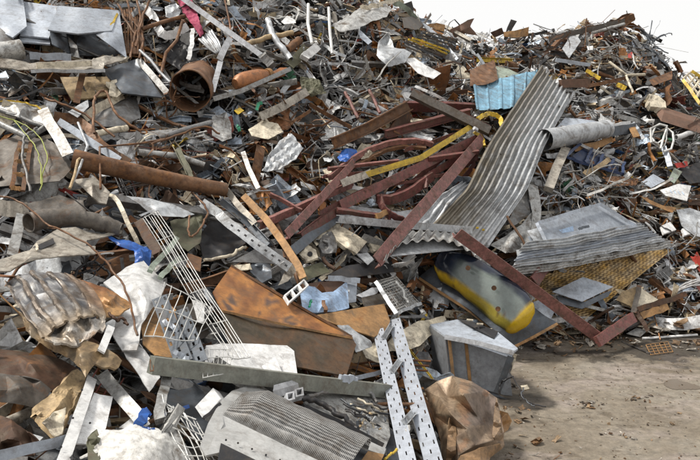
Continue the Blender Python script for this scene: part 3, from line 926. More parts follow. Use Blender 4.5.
mk('tube_rim', *perf([W((150,359,.985)),W((154,358.5,.985)),W((154,371,.985)),W((150,371.5,.985))], 1, 1, .6, .8), 'rust', bpy.data.objects['square_tube'])

# ---- dark cable tray, wire racks
def tray(parent, p0, p1, w0, offs, nu, mat, cols=3, hu=.5, hv=.45, flange=.03):
    """perforated rail with folded edges between two picture points"""
    a, b = W((*p0, offs[0])), W((*p1, offs[1]))
    t = nrm(b - a)
    n = nrm((CAMP - (a + b) / 2) - t * ((CAMP - (a + b) / 2) @ t))
    s = np.cross(n, t) * mp(w0, p1, offs[1]) / 2
    r = mk('rail', *perf([a - s, b - s, b + s, a + s], nu, cols, hu, hv, keep=(None if cols == 1 else (lambda i, j: (i + j) % 2 == 1))), mat, parent)
    for q in (-1, 1):
        mk('edge_fold', *box3(a + s * q, b - a, -n * flange, s * q * .06), mat, r)
    return r, a, b, s, n
tr = thing('perforated_tray', 'dark grey perforated tray standing left of the white wire rack', 'cable tray', W((182, 362), .6))
tray(tr, (159, 297), (184, 362), 17, (.78, .9), 9, 'slate', 3)
tray(tr, (181, 309), (200, 362), 15, (.8, .92), 8, 'slate', 3)
bar('cross_plate', '', '', 'bluegrey', [(163,321,.9),(178,330,.92)], 4, 'box', h=2, parent=tr)
bar('cross_plate', '', '', 'bluegrey', [(174,351,.95),(189,359,.95)], 4, 'box', h=2, parent=tr)
def rack(name, label, cat, c, nu, nv, r, mat, off=.6, sag=0.0, group=None):
    C = [W(p, off) for p in c]
    base = C[int(np.argmin([p[2] for p in C]))]
    t = thing(name, label, cat, base, group)
    def at(u, v):
        return C[0] * (1 - u) * (1 - v) + C[1] * u * (1 - v) + C[2] * u * v + C[3] * (1 - u) * v
    for i in range(nu + 1):
        P = [at(i / nu, s) + np.array(mnoise.noise_vector(Vector((i * .7, s * 2, nu)))) * sag for s in np.linspace(0, 1, 6)]
        mk('wire', *sweep(np.array(P), circ(r, 5)), mat, t, True)
    for j in range(nv + 1):
        P = [at(s, j / nv) + np.array(mnoise.noise_vector(Vector((j * .7, s * 2, nv + 9)))) * sag for s in np.linspace(0, 1, 6)]
        mk('cross_wire', *sweep(np.array(P) + np.array((0, -.004, .004)), circ(r * 1.2, 5)), mat, t, True)
    return t
rack('wire_rack', 'long narrow galvanised wire rack leaning down the slope', 'wire rack', [(143,219,.62),(158,212,.6),(250,357,.9),(232,360,.92)], 6, 5, .0032, 'wirewhite', sag=.02)
rack('wire_basket', 'white wire basket frame around the dark perforated tray', 'wire basket', [(165,283,.98),(211,308,.96),(196,341,.95),(144,337,.98)], 6, 2, .0034, 'wirewhite', sag=.02)
rack('wire_shelf', 'white wire shelf piece lying over the white panel', 'wire rack', [(205,350,.93),(232,350,.92),(230,372,.93),(203,378,.94)], 6, 3, .0026, 'wirewhite', sag=.01)
rack('wire_basket', 'bent white wire basket in the bottom foreground by the foam block', 'wire basket', [(160,398,.82),(196,420,.85),(228,468,.86),(190,470,.84)], 7, 6, .003, 'wirewhite', sag=.03)
bar('pale_lath', 'pale green lath crossing the wire rack', 'lath', 'sage', [(149,272,.72),(176,239,.7)], 4.5, 'box', h=3)
bar('pale_lath', 'shorter pale green lath below the first lath', 'lath', 'sage', [(160,277,.74),(179,258,.72)], 4.5, 'box', h=3)
sheet('rust_plate', 'small rusty plate behind the wire rack', 'plate', 'rust', [(188,254,.3),(202,258,.3),(200,272,.34),(186,268,.34)], amp=.01)
sheet('orange_sheet', 'round edged orange rusty sheet behind the dark perforated tray', 'sheet', 'rust_orange', [(158,298,.5),(150,308,.52),(141,322,.56),(143,345,.58),(155,356,.6),(172,358,.6),(180,340,.56),(176,310,.5)], amp=.02)
sheet('white_board', 'flat white panel behind the long grey square tube', 'panel', 'white', [(206,346,.66),(222,343,.66),(287,346,.66),(294,352,.68),(298,378,.74),(250,372,.74),(205,364,.72)], amp=.014, thick=.012, rag=.6)
sheet('white_board', 'white tilted square panel right of the dark perforated tray', 'panel', 'white', [(192,300,.52),(205,304,.52),(204,322,.56),(198,322,.56)], amp=.006)
bx_ = thing('white_box', 'small white enamel box under the long square tube', 'box', W((205, 420), .75))
P0 = W((195,407,.86)); 
V, F = box3(P0, W((213,388,.84)) - P0, W((203,419,.87)) - P0, np.array((.02, .09, -.06)))
mk('casing', V, F, 'white', bx_)
bar('dark_seam', '', '', 'dark', [(202,420,.9),(221,403,.88)], 2.5, parent=bx_)
sheet('white_triangle', 'white triangular offcut standing behind the square tube', 'offcut', 'white', [(262,366,.8),(275,357,.8),(282,372,.82),(266,372,.82)], amp=.005)
sheet('grey_board', 'upright grey panel leaning against the wire basket', 'panel', 'galv_dirty', [(164,432,.78),(172,424,.78),(196,462,.8),(192,470,.8),(180,470,.8)], amp=.01, thick=.015)
sheet('grey_board', 'dark blue-grey slotted sheet below the square tube', 'sheet', 'slate', [(160,385,.5),(185,376,.5),(204,392,.55),(214,430,.6),(200,440,.6),(172,412,.55)], amp=.015)

# ---- perforated cabinet in the foreground
pc = thing('perforated_cabinet', 'grey metal cabinet with curved perforated grille in the bottom foreground', 'cabinet', W((290, 480), .6))
q = [W(p) for p in [(247,393,.78),(368,450,.86),(346,474,.98),(223,416,.92)]]
nb_ = nrm(np.cross(q[1] - q[0], q[3] - q[0])); nb_ = nb_ if nb_ @ (CAMP - q[0]) > 0 else -nb_
bul = lambda u, v: nb_ * (.13 * math.sqrt(max(0, 1 - (2 * v - 1) ** 2)) * min(1, .35 + 4 * u) + .006 * mnoise.noise(Vector((u * 9, v * 4, 2))))
mk('grille', *perf(q, 82, 20, .6, .6, bulge=bul), 'meshgrey', pc)
sheet('top_rim', '', '', 'cabgrey', [(243,386,.77),(262,389,.77),(386,449,.84),(384,455,.88),(368,450,.87),(247,393,.79)], amp=.003, thick=.012, parent=pc)
sheet('end_cap', '', '', 'cabgrey', [(200,446,.95),(208,424,.93),(220,402,.86),(232,391,.8),(247,386,.78),(248,393,.79),(236,401,.85),(223,416,.93),(224,424,.96),(206,456,1.0)], amp=.004, thick=.012, step=5, parent=pc)
sheet('front_skirt', '', '', 'cabgrey', [(223,416,.93),(346,474,.99),(330,486,1.02),(262,470,1.02),(222,452,1.0),(206,456,1.0)], amp=.006, thick=.012, parent=pc)
sheet('slot_shade', '', '', 'dark', [(221,443,1.03),(264,464,1.05),(262,476,1.05),(216,470,1.04)], amp=0, thick=.006, parent=pc)  # flat dark panel drawn in place of the recessed slot and its shade
sheet('end_tip', '', '', 'rust_orange', [(368,451,.9),(384,454,.88),(378,468,.95),(352,474,1.0)], amp=.004, thick=.012, parent=pc)
outl = [W(p) for p in [(208,452,.8),(222,404,.68),(246,390,.62),(384,452,.7),(350,478,.84),(262,474,.86)]]
mk('casing', *prism(outl, (.05, .28, -.2)), 'slate', pc)  # dark slate paints the shade inside, seen through the grille holes
for (x, y) in [(226,440),(238,443),(252,449),(266,455),(280,460)]:
    p = W((x, y, 1.03)); mk('screw', *sweep(np.array([p, p + nrm(CAMP - p) * .008]), circ(.006, 6), face=(1, 0, 0)), 'dark', pc)

# ---- right of it
sheet('grey_sheet', 'beige-grey flat sheet behind the perforated cabinet', 'sheet', 'galv_dirty', [(304,402,.66),(322,393,.64),(345,389,.64),(368,391,.64),(386,399,.64),(390,436,.66),(384,450,.68),(310,412,.68)], amp=.015, thick=.012)
bar('black_hose', 'black hose curving over the beige-grey flat sheet', 'hose', 'dark', [(304,399,.76),(318,401,.78),(332,410,.78),(345,420,.78),(358,430,.76)], 5, 'rod', sm=True)
bar('black_band', 'black rubber band along the top of the perforated cabinet', 'band', 'dark', [(304,408,.76),(345,426,.78),(384,447,.8)], 5, 'box', h=4)
bar('grey_conduit', 'grey conduit arching behind the black hose', 'conduit', 'steel', [(306,397,.74),(325,392,.76),(348,390,.76),(370,394,.74),(376,402,.72)], 3.5, 'rod', sm=True)
cl = thing('terminal_cluster', 'cluster of small brass terminals and wires on the beige-grey sheet', 'terminals', W((365, 432), .55))
for k in range(34):
    x, y = 364 + random.gauss(0, 7), 421 + random.gauss(0, 5)
    p = W((x, y, .78 + random.random() * .07)); r = random.uniform(.005, .013)
    d_ = nrm([random.gauss(0, 1) for _ in range(3)]); e_ = nrm(np.cross(d_, (.3, .5, .8))); g_ = np.cross(d_, e_)
    V, F = box3(p, d_ * r * random.uniform(2, 5), e_ * r, g_ * r)
    mk('terminal', V, F, random.choice(['cream', 'tan', 'beige', 'galv', 'dark', 'slate']), cl)
for k in range(8):
    x, y = 340 + random.random() * 30, 398 + random.random() * 16
    bar('lead', '', '', random.choice(['dark', 'dark', 'cream', 'slate']), [(x, y, .76), (x + 15, y + 7, .8), (x + 30 + random.random() * 10, y + random.random() * 22, .6)], 2, 'rod', sm=True, parent=cl)
br = thing('double_bracket', 'small white double box bracket on the perforated cabinet edge', 'bracket', W((290, 402), .75))
a, b_ = W((273,391,.9)), W((298,384,.88))
mk('spine', *box3(a, b_ - a, np.array((.01, -.0, -.05)), np.array((0, .05, .02))), 'alum', br)
for (x, y) in [(290, 396), (299, 392)]:
    c = [W(p) for p in [(x - 4, y - 3, .93), (x + 4, y - 5, .93), (x + 5, y + 3, .93), (x - 3, y + 5, .93)]]
    mk('socket', *perf(c, 1, 1, .65, .65, thick=.04), 'alum', br)
bar('thin_rail', 'pale rail sticking out behind the square tube end', 'rail', 'bluegrey', [(330,385,.55),(382,371,.5)], 4, 'box')
bar('small_clip', 'small bright metal clip on the square tube', 'clip', 'bluegrey', [(340,378,.95),(356,380,.93)], 6, 'box', h=5)
sheet('dark_sheet', 'dark curved glossy lid right of the terminals', 'lid', 'slate', [(386,425,.5),(394,434,.5),(402,450,.5),(404,470,.5),(388,470,.5)], amp=.02, inner=[(394,452,.58)])
bar('brass_pin', 'pair of brass pins beside the perforated cabinet tip', 'pin', 'yellow', [(386,458,.8),(396,450,.8)], 2.2, 'rod')

# cable ladder
cl2 = thing('cable_ladder', 'pale galvanised perforated cable ladder with two rails in the foreground', 'cable ladder', W((425, 475), .55))
a0 = tray(cl2, (378, 329), (411, 474), 16, (.5, .85), 26, 'perfgalv', 3, .5, .26, .035)
b0 = tray(cl2, (394, 319), (437, 474), 18, (.5, .85), 26, 'perfgalv', 3, .5, .26, .035)
for s in (.12, .42, .76):
    p, q2 = a0[1] + (a0[2] - a0[1]) * s + a0[3] * .75, b0[1] + (b0[2] - b0[1]) * (s - .05) - b0[3] * .75
    V, F = sweep(np.array([p + a0[4] * .022, q2 + a0[4] * .022]), profile('C', .05, .03, .008))
    mk('rung', V, F, 'galv', cl2)

# crumpled brown sheet
def brown_col(x, y):
    n = mnoise.noise(Vector((x * .07, y * .07, 4)))
    c = lerp3((.20, .135, .085), (.36, .275, .19), n + .5)
    if x + (y - 376) * .3 > 470: c = lerp3(c, (.15, .12, .11), .65 * min(1, (x + (y - 376) * .3 - 470) / 8) * (1 if y < 425 else .4))
    if n > .22: c = lerp3(c, (.30, .14, .06), .45)
    return c
cb = thing('crumpled_sheet', 'crumpled brown rust-stained metal sheet on the ground by the cable ladder', 'sheet', A(468, 475, 5.0))
DB = lambda x, y, d: (x, y, depth(x, y) - d)
colored_sheet('folded_face', '', '', [DB(424,390,5.72),DB(436,382,5.85),DB(452,376,5.98),DB(472,382,5.98),DB(487,391,5.9),DB(497,398,5.82),DB(500,412,5.7),DB(504,432,5.5),DB(503,448,5.36),DB(480,449,5.2),DB(458,456,5.12),DB(454,476,5.0),DB(444,476,5.1),DB(440,440,5.42),DB(433,414,5.6)],
              brown_col, parent=cb, amp=.012, freq=5, thick=.01, facet=True, auto=False, inner=[DB(463,395,5.5),DB(447,397,5.85),DB(457,401,5.72),DB(440,398,5.6),DB(478,418,5.5),DB(494,440,5.25),DB(455,438,5.22),DB(467,430,5.18),DB(486,405,5.8),DB(492,424,5.62),DB(446,425,5.5),DB(475,446,5.12),DB(450,414,5.32)])
colored_sheet('back_face', '', '', [DB(432,392,6.1),DB(452,378,6.2),DB(494,398,6.15),DB(503,432,6.0),DB(500,462,5.8),DB(446,462,5.8)], brown_col, parent=cb, amp=.03, thick=.01)
colored_sheet('lower_lip', '', '', [DB(452,470,4.95),DB(460,456,5.05),DB(480,448,5.05),DB(500,444,5.2),DB(502,449,5.25),DB(490,458,5.1),DB(486,472,4.95)], lambda x, y: (.27, .165, .085), parent=cb, amp=.012, thick=.01)
colored_sheet('edge_flap', '', '', [DB(499,411,5.7),DB(508,413,5.75),DB(512,421,5.75),DB(508,430,5.7),DB(503,434,5.62)], lambda x, y: (.30, .16, .06), parent=cb, amp=.015, thick=.01)
colored_sheet('front_fold', '', '', [DB(450,414,5.35),DB(456,428,5.25),DB(455,472,5.0),DB(445,472,5.0),DB(447,440,5.15)], lambda x, y: (.33, .215, .125), parent=cb, amp=.01, thick=.01)
colored_sheet('side_fold', '', '', [DB(496,398,5.78),DB(499,412,5.68),DB(504,446,5.4),DB(499,450,5.3),DB(492,434,5.3),DB(494,415,5.5)], lambda x, y: (.34, .235, .15), parent=cb, amp=.01, thick=.01)

# grey appliance box
fr_ = thing('appliance_box', 'grey metal appliance box with open front standing on the dirt', 'appliance', A(462, 388, 7.3))
a = A(446, 337, 6.95); lb = A(430, 326, 7.45); rc_ = A(513, 354, 6.75); dn = A(451, 384, 6.95) - a
mk('side_wall', *box3(a, lb - a, dn, np.array((-.012, -.012, 0))), 'appgrey', fr_)
mk('inner_wall', *box3(a + (lb - a) * .25, rc_ - a, dn * .98, np.array((.005, .02, 0))), 'appgrey', fr_)
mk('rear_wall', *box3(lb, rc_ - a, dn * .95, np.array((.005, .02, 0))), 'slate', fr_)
mk('corner_strip', *box3(a + (rc_ - a) * .02, (rc_ - a) * .05, dn, np.array((0, -.02, 0))), 'rust_orange', fr_)
mk('stain_strip', *box3(a + (lb - a) * .24 + (rc_ - a) * .34, (rc_ - a) * .05, dn * .9, np.array((0, -.012, 0))), 'rust_orange', fr_)
mk('bottom_plate', *box3(a + dn, lb - a, rc_ - a, np.array((0, 0, -.01))), 'slate', fr_)
tp = [A(430,326,7.43), A(457,321,7.62), A(496,332,7.3), A(518,350,6.85), A(513,354,6.73), A(446,338,6.93)]
mk('top_plate', *prism(tp, (0, .005, .016)), 'bluegrey', fr_)
tp2 = [A(457,321,7.58) + np.array((0, 0, .02)), A(472,324,7.44) + np.array((0, 0, .02)), A(498,334,7.2) + np.array((0, 0, .02)), A(494,341,7.05) + np.array((0, 0, .02)), A(473,330,7.3) + np.array((0, 0, .02))]
mk('burnt_edge', *prism(tp2, (0, .005, .008)), 'dark', fr_)
for (x, y) in [(466,324),(476,328),(485,333),(488,338)]:
    p = A(x, y, 7.3) + np.array((0, -.03, .045)); mk('yellow_tab', *box3(p, (.07, .01, -.01), (.01, .04, .0), (0, 0, .01)), 'cream', fr_)
bar('front_rail', '', '', 'alum', [DB(445,337,6.9),DB(478,343,6.8),DB(514,353,6.68)], 4, 'box', h=3, parent=fr_, dent=.003)
bar('lower_rail', '', '', 'bluegrey', [DB(455,339,6.88),DB(484,347,6.78),DB(512,357,6.7)], 2.5, 'box', h=3, parent=fr_, dent=.003)
bar('hinge_post', '', '', 'slate', [DB(511,356,6.7),DB(504,375,6.75),DB(497,392,6.8)], 6, 'box', h=5, parent=fr_, dent=.003)
bar('hinge_strip', '', '', 'cream', [DB(516,354,6.68),DB(509,372,6.72)], 3, 'flat', parent=fr_)
bar('cord', 'black cord hanging from the appliance box to the ground', 'cord', 'dark', [DB(513,358,6.7),DB(511,374,6.65),DB(520,388,6.55),DB(524,398,6.4),DB(532,403,6.35),DB(546,407,6.3)], 1.3, 'rod', sm=True)
bar('cord', 'second black cord trailing on the dirt by the damp stain', 'cord', 'dark', [DB(513,376,6.68),DB(505,380,6.7),DB(500,384,6.72),DB(499,394,6.7)], 2.0, 'rod', sm=True)
sheet('plug', 'small pale plug on the black cord end', 'plug', 'cream', [DB(520,386,6.55),DB(527,385,6.55),DB(529,389,6.52),DB(522,391,6.52)], amp=.01, thick=.03)
bar('cord', 'thin grey cord running over the dirt right of the plug', 'cord', 'slate', [DB(524,388,6.5),DB(522,396,6.38),DB(530,404,6.25),DB(534,407,6.2)], 1.1, 'rod', sm=True)

# dark tub with yellow nose
tb = thing('painted_tub', 'glossy dark blue tub with yellow nose under the red beam', 'tub', W((500, 345), .2))
def sst(a, b, x):
    t = min(1, max(0, (x - a) / (b - a))); return t * t * (3 - 2 * t)
cpath = smooth_path([A(434,262,8.5), A(450,267,8.42), A(474,280,8.28), A(498,298,8.12), A(516,314,7.98), A(528,325,7.9)], 9)
fr_t = frames(cpath)
prof_r = np.interp(np.linspace(0, 1, len(cpath)), [0, .04, .12, .3, .55, .75, .88, .95, 1], [.02, .10, .17, .215, .245, .245, .215, .16, .03])
V, cols = [], []
NA = 36
for k, (p, (b_, n_)) in enumerate(zip(cpath, fr_t)):
    u = k / (len(cpath) - 1)
    for a in range(NA):
        th = 2 * math.pi * a / NA
        cx_, cy_ = math.cos(th), math.sin(th)
        e_ = (abs(cx_) ** 2.5 + abs(cy_) ** 2.5) ** (-1 / 2.5)                     # boxy round section
        dn_ = 1 + .10 * mnoise.noise(Vector((u * 6, cx_ * 1.5, cy_ * 1.5)))
        V.append(p + (b_ * cx_ * 1.08 + n_ * cy_ * .62) * prof_r[k] * e_ * dn_)
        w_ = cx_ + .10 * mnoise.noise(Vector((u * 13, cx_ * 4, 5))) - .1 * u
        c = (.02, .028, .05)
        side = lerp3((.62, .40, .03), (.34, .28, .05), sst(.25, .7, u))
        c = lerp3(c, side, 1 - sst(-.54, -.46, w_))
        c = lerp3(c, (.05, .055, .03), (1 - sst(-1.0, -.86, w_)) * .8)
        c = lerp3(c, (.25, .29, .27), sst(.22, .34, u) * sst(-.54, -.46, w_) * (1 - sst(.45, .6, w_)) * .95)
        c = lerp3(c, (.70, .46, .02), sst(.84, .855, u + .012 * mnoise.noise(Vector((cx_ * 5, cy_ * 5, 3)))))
        ch_ = mnoise.noise(Vector((u * 24, cx_ * 5, cy_ * 5)))
        if ch_ > .58: c = lerp3(c, (.12, .07, .04), .8)
        cols.append(c)
F = [(k * NA + a, k * NA + (a + 1) % NA, (k + 1) * NA + (a + 1) % NA, (k + 1) * NA + a) for k in range(len(cpath) - 1) for a in range(NA)]
F += [tuple(reversed(range(NA))), tuple(range((len(cpath) - 1) * NA, len(cpath) * NA))]
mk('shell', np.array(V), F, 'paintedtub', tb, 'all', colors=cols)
DT = lambda x, y, d: (x, y, depth(x, y) - d)
sheet('flange', '', '', 'slate', [DT(419,277,8.5),DT(438,262,8.62),DT(470,262,8.6),DT(510,288,8.4),DT(545,316,8.14),DT(557,323,8.1),DT(513,346,7.9),DT(497,333,8.05),DT(470,310,8.25),DT(442,292,8.4)], amp=.012, thick=.012, parent=tb)
bar('rim', '', '', 'rust_orange', [DT(419,278,8.46),DT(442,293,8.36),DT(470,311,8.2),DT(497,334,8.0),DT(513,347,7.85),DT(535,336,7.95),DT(557,324,8.05)], 2.6, 'box', parent=tb, dent=.008)
for (x, y, d_) in [(498,309,7.84),(468,268,8.08),(494,288,7.9)]:
    p = A(x, y, d_); mk('badge', *sweep(np.array([p, p + nrm(CAMP - p) * .02]), circ(.03, 10), face=(1, 0, 0)), 'rust', tb, True)
sheet('light_plate', 'light grey flat plate under the red beam right of the tub', 'plate', 'bluegrey', [(531,303,.25),(545,298,.25),(556,308,.28),(551,319,.3),(538,320,.28)], amp=.005, thick=.01)

for (x, y, o_) in [(90,423,.69),(73,418,.76),(61,447,.78),(82,390,.75)]:
    p = W((x, y, o_)); mk('screw_hole', *sweep(np.array([p, p + nrm(CAMP - p) * .004]), circ(.006, 8), face=(1, 0, 0)), 'dark', wl_)

# ---- the rusty bin and its neighbours
def quads(name, label, cat, mat, out, **k):
    return sheet(name, label, cat, mat, out, **k)
bn = thing('rusty_bin', 'large rusty brown open steel bin in the middle foreground', 'bin', W((290, 372), .3))
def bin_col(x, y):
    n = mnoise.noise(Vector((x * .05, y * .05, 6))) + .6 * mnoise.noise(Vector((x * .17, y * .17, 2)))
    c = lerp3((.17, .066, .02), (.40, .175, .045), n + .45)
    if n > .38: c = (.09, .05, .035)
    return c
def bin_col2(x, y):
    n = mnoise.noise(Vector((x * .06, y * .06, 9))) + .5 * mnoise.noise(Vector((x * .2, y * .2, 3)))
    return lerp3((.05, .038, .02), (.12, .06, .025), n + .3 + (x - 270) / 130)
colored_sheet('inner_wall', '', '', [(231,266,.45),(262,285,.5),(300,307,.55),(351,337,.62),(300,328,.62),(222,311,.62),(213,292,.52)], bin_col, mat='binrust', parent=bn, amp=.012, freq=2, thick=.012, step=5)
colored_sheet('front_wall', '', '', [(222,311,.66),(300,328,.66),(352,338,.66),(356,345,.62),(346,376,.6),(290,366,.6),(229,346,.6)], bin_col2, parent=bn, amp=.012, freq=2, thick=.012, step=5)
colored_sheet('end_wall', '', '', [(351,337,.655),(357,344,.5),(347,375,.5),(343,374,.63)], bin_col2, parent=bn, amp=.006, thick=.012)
bar('rim', '', '', 'rust_orange', [(222,311,.68),(286,325,.68),(352,338,.68)], 2.0, 'box', parent=bn, dent=.003)
bar('upper_rim', '', '', 'rust', [(231,266,.47),(290,301,.56),(352,337,.66)], 2.2, 'box', parent=bn, dent=.004)
bh = thing('blue_housing', 'broken pale blue housing stained with rust above the bin', 'housing', W((326, 312), .25))
sheet('shell', '', '', 'paleblue', [(300,291,.4),(308,286,.42),(315,287,.42),(322,293,.42),(333,292,.44),(340,287,.44),(347,281,.4),(349,308,.42),(334,312,.44),(318,313,.44),(303,311,.42)], amp=.015, inner=[(324,303,.54)], thick=.01, parent=bh)
sheet('rear_shell', '', '', 'brownbox', [(306,284,.2),(345,280,.2),(347,297,.2),(305,300,.2)], amp=.01, parent=bh)
bar('bolt', '', '', 'rust', [(324,302,.56),(325,311,.55)], 3.5, 'box', parent=bh)
bar('green_wire', '', '', 'green', [(308,307,.52),(311,303,.54),(312,300,.54)], 2, 'rod', parent=bh, sm=True)
bar('pale_rod', 'pale blue-white bar end above the blue housing', 'bar', 'bluegrey', [(326,278,.4),(358,281,.4)], 5, 'L')
sheet('pale_plate', 'pale blue-white plate right of the blue housing', 'plate', 'bluegrey', [(347,280,.3),(357,280,.3),(356,302,.3),(348,303,.3)], amp=.006)
sheet('orange_sheet', 'flat orange-tan rusty panel above the foreground cable ladder', 'panel', 'rust_orange', [(312,316,.42),(331,313,.45),(352,309,.46),(384,304,.46),(390,321,.5),(387,330,.52),(374,337,.55),(357,332,.52),(340,326,.48)], amp=.012, thick=.012)
sheet('grey_flap', 'crumpled grey flap in front of the orange-tan panel', 'flap', 'galv', [(337,326,.6),(348,326,.62),(358,334,.62),(370,341,.62),(372,347,.6),(356,353,.6),(351,342,.6)], amp=.025, freq=6, rag=.8)
sheet('cream_tarp', 'cream crumpled tarp right of the orange-tan panel', 'tarp', 'cream', [(388,342,.25),(400,332,.3),(418,322,.32),(430,320,.3),(444,316,.26),(446,320,.26),(436,332,.3),(420,346,.32),(404,352,.32),(388,352,.3)], amp=.035, inner=[(412,335,.4)])
sheet('cream_tarp', 'cream flat offcut under the orange-tan panel', 'offcut', 'cream', [(362,350,.4),(378,340,.42),(384,352,.45),(382,364,.46),(366,358,.44)], amp=.02)
gt = rack('grate', 'grey metal grate with square cells right of the housing', 'grate', [(377,282,.5),(395,276,.46),(419,303,.5),(397,313,.56)], 14, 12, .006, 'galv_dirty', sag=.01)
bar('frame_bar', '', '', 'galv', [(376,282,.53),(396,314,.59)], 4, 'box', parent=gt)
bar('frame_bar', '', '', 'galv', [(396,314,.59),(420,303,.53)], 3, 'box', parent=gt)
bar('bent_wire', 'bent white wire lying on the grey grate', 'wire', 'wirewhite', [(396,282,.6),(402,289,.62),(405,298,.62),(408,303,.6)], 2.5, 'rod', sm=True)
sheet('dark_box', 'dark crate corner between housing and grate', 'crate', 'burnt', [(362,298,.32),(388,292,.32),(392,304,.36),(366,309,.36)], amp=.01, thick=.02)
sheet('foil_scrap', 'shiny folded scrap with red print left of the grate', 'scrap', 'alum', [(356,296,.42),(372,288,.44),(380,288,.44),(377,294,.44),(362,298,.44)], amp=.015)
wf = thing('window_frame', 'small white metal window-like frame on the bin edge', 'frame', W((290, 304), .6))
c = [W(p) for p in [(284,295,.68),(304,279,.62),(309,285,.64),(289,303,.7)]]
mk('frame', *perf(c, 3, 1, .78, .7, thick=.03), 'white', wf)
bar('slotted_channel', 'long pale slotted steel channel above the rusty bin', 'channel', 'galv', [(203,203,.5),(218,213,.54),(226,221,.56),(258,245,.62),(290,268,.62)], 9, 'U', h=5, sm=True, dent=.004)
for k in range(9):
    s = k / 8
    p = W((232 + 54 * s, 225.5 + 40 * s, .685)); d_ = W((290,268,.66)) - W((226,221,.62)); d_ = nrm(d_)
    mk('slot', *sweep(np.array([p - d_ * .012, p + d_ * .012]), profile('box', .018, .012, .01)), 'dark', bpy.data.objects['slotted_channel'])
bar('dark_channel', 'dark grey channel running parallel to the slotted channel', 'channel', 'slate', [(219,200,.42),(250,225,.46),(268,244,.5)], 7, 'C', h=5)
bar('cream_channel', 'cream-grey channel above the slotted channel', 'channel', 'beige', [(221,183,.46),(256,225,.52)], 6, 'U', h=5)
bar('rust_channel', 'bent rusty orange channel hanging beside the slotted channel', 'channel', 'rust_orange', [(244,197,.42),(266,219,.52),(284,244,.6),(299,266,.62),(304,279,.6)], 7, 'U', h=5, sm=False, dent=.012)
sheet('dark_tarp', 'black dented panel in the hollow above the rusty bin', 'panel', 'dark', [(198,240,.1),(214,214,.12),(240,217,.14),(246,244,.2),(224,258,.24),(204,260,.2)], amp=.03, inner=[(220,238,.05)])
sheet('olive_bag', 'dark olive flap left of the black dented panel', 'flap', 'olive', [(170,222,.3),(204,214,.3),(200,244,.32),(188,252,.34),(176,244,.32)], amp=.03)
bar('bent_wire', 'rusty wire hook hanging below the thick pipe end', 'wire', 'rust', [(192,192,.5),(206,208,.55),(204,222,.56),(193,236,.56),(188,230,.55),(190,215,.52)], 2, 'rod', sm=True)
sheet('grey_plate', 'grey triangular plate above the rusty bin rim', 'plate', 'steel', [(232,262,.4),(262,246,.42),(282,250,.42),(284,264,.42),(260,263,.42)], amp=.01)
bar('pale_cable', 'pale cable curving across the hollow above the bin', 'cable', 'cream', [(205,260,.4),(222,258,.42),(236,252,.42),(246,246,.4)], 3, 'rod', sm=True)
sheet('cream_scrap', 'small cream chips above the bin inner wall', 'chips', 'cream', [(234,266,.42),(250,264,.42),(252,270,.44),(240,271,.46)], amp=.02)
sheet('dark_cloth', 'dark grey folded sheet above the bin rim centre', 'sheet', 'slate', [(252,262,.36),(270,258,.36),(272,278,.42),(262,284,.44),(250,272,.42)], amp=.03)
sheet('beige_strip', 'beige curled strip beside the window-like frame', 'strip', 'beige', [(278,286,.5),(286,270,.5),(294,262,.48),(297,270,.5),(288,282,.54)], amp=.02)

# ---- engine covers under the red beams
sheet('engine_cover', 'cream boxy engine cover under the red beams', 'cover', 'cream', [(332,231,.35),(341,226,.36),(353,233,.38),(367,242,.36),(357,254,.42),(346,248,.44),(337,241,.42)], amp=.012, inner=[(350,243,.5)], thick=.05)
sheet('engine_cover', 'grey rounded lump left of the cream engine cover', 'lump', 'steel', [(318,246,.32),(322,236,.34),(331,232,.36),(338,242,.38),(336,253,.4),(322,253,.4)], amp=.03, inner=[(328,243,.48)], thick=.05)
sheet('cream_plate', 'cream cast plate with a dark hole by the grey lump', 'plate', 'cream', [(299,254,.34),(308,245,.36),(316,250,.38),(318,258,.4),(306,262,.4)], amp=.015, thick=.03)
mk('hole', *sweep(np.array([W((310,254,.43)), W((310,254,.4))]), circ(.028, 10), face=(1, 0, 0)), 'dark', bpy.data.objects['cream_plate'])
sheet('cream_plate', 'cream curved strip above the grey lump', 'strip', 'cream', [(312,240,.3),(330,228,.32),(338,220,.3),(340,226,.32),(326,238,.36),(316,246,.36)], amp=.01)
sheet('white_lump', 'white rounded lump right of the cream engine cover', 'lump', 'cream', [(368,241,.3),(376,236,.3),(384,242,.32),(383,249,.34),(374,252,.36)], amp=.02, thick=.04)
sheet('white_lump', 'pale flat scrap below the white rounded lump', 'scrap', 'galv', [(356,254,.36),(368,253,.36),(374,260,.4),(368,265,.4)], amp=.01)
bar('spring', 'coiled rusty spring under the cream engine cover', 'spring', 'rust_dark', [(322,258 + 0,.4),(326,262,.4),(330,266,.42),(334,270,.42)], 4, 'rod')
bar('dark_beam', 'dark grey beam under the pink-red beams', 'beam', 'slate', [(291,252,.36),(338,216,.34)], 9, 'box', h=6)
sheet('black_board', 'black board below the cream engine cover', 'board', 'dark', [(326,276,.3),(345,266,.3),(368,263,.3),(392,262,.32),(394,272,.36),(352,278,.36)], amp=.01)
sheet('black_board', 'dark brown board left of the black board', 'board', 'olive', [(296,270,.3),(322,262,.3),(330,272,.34),(302,282,.36)], amp=.012)

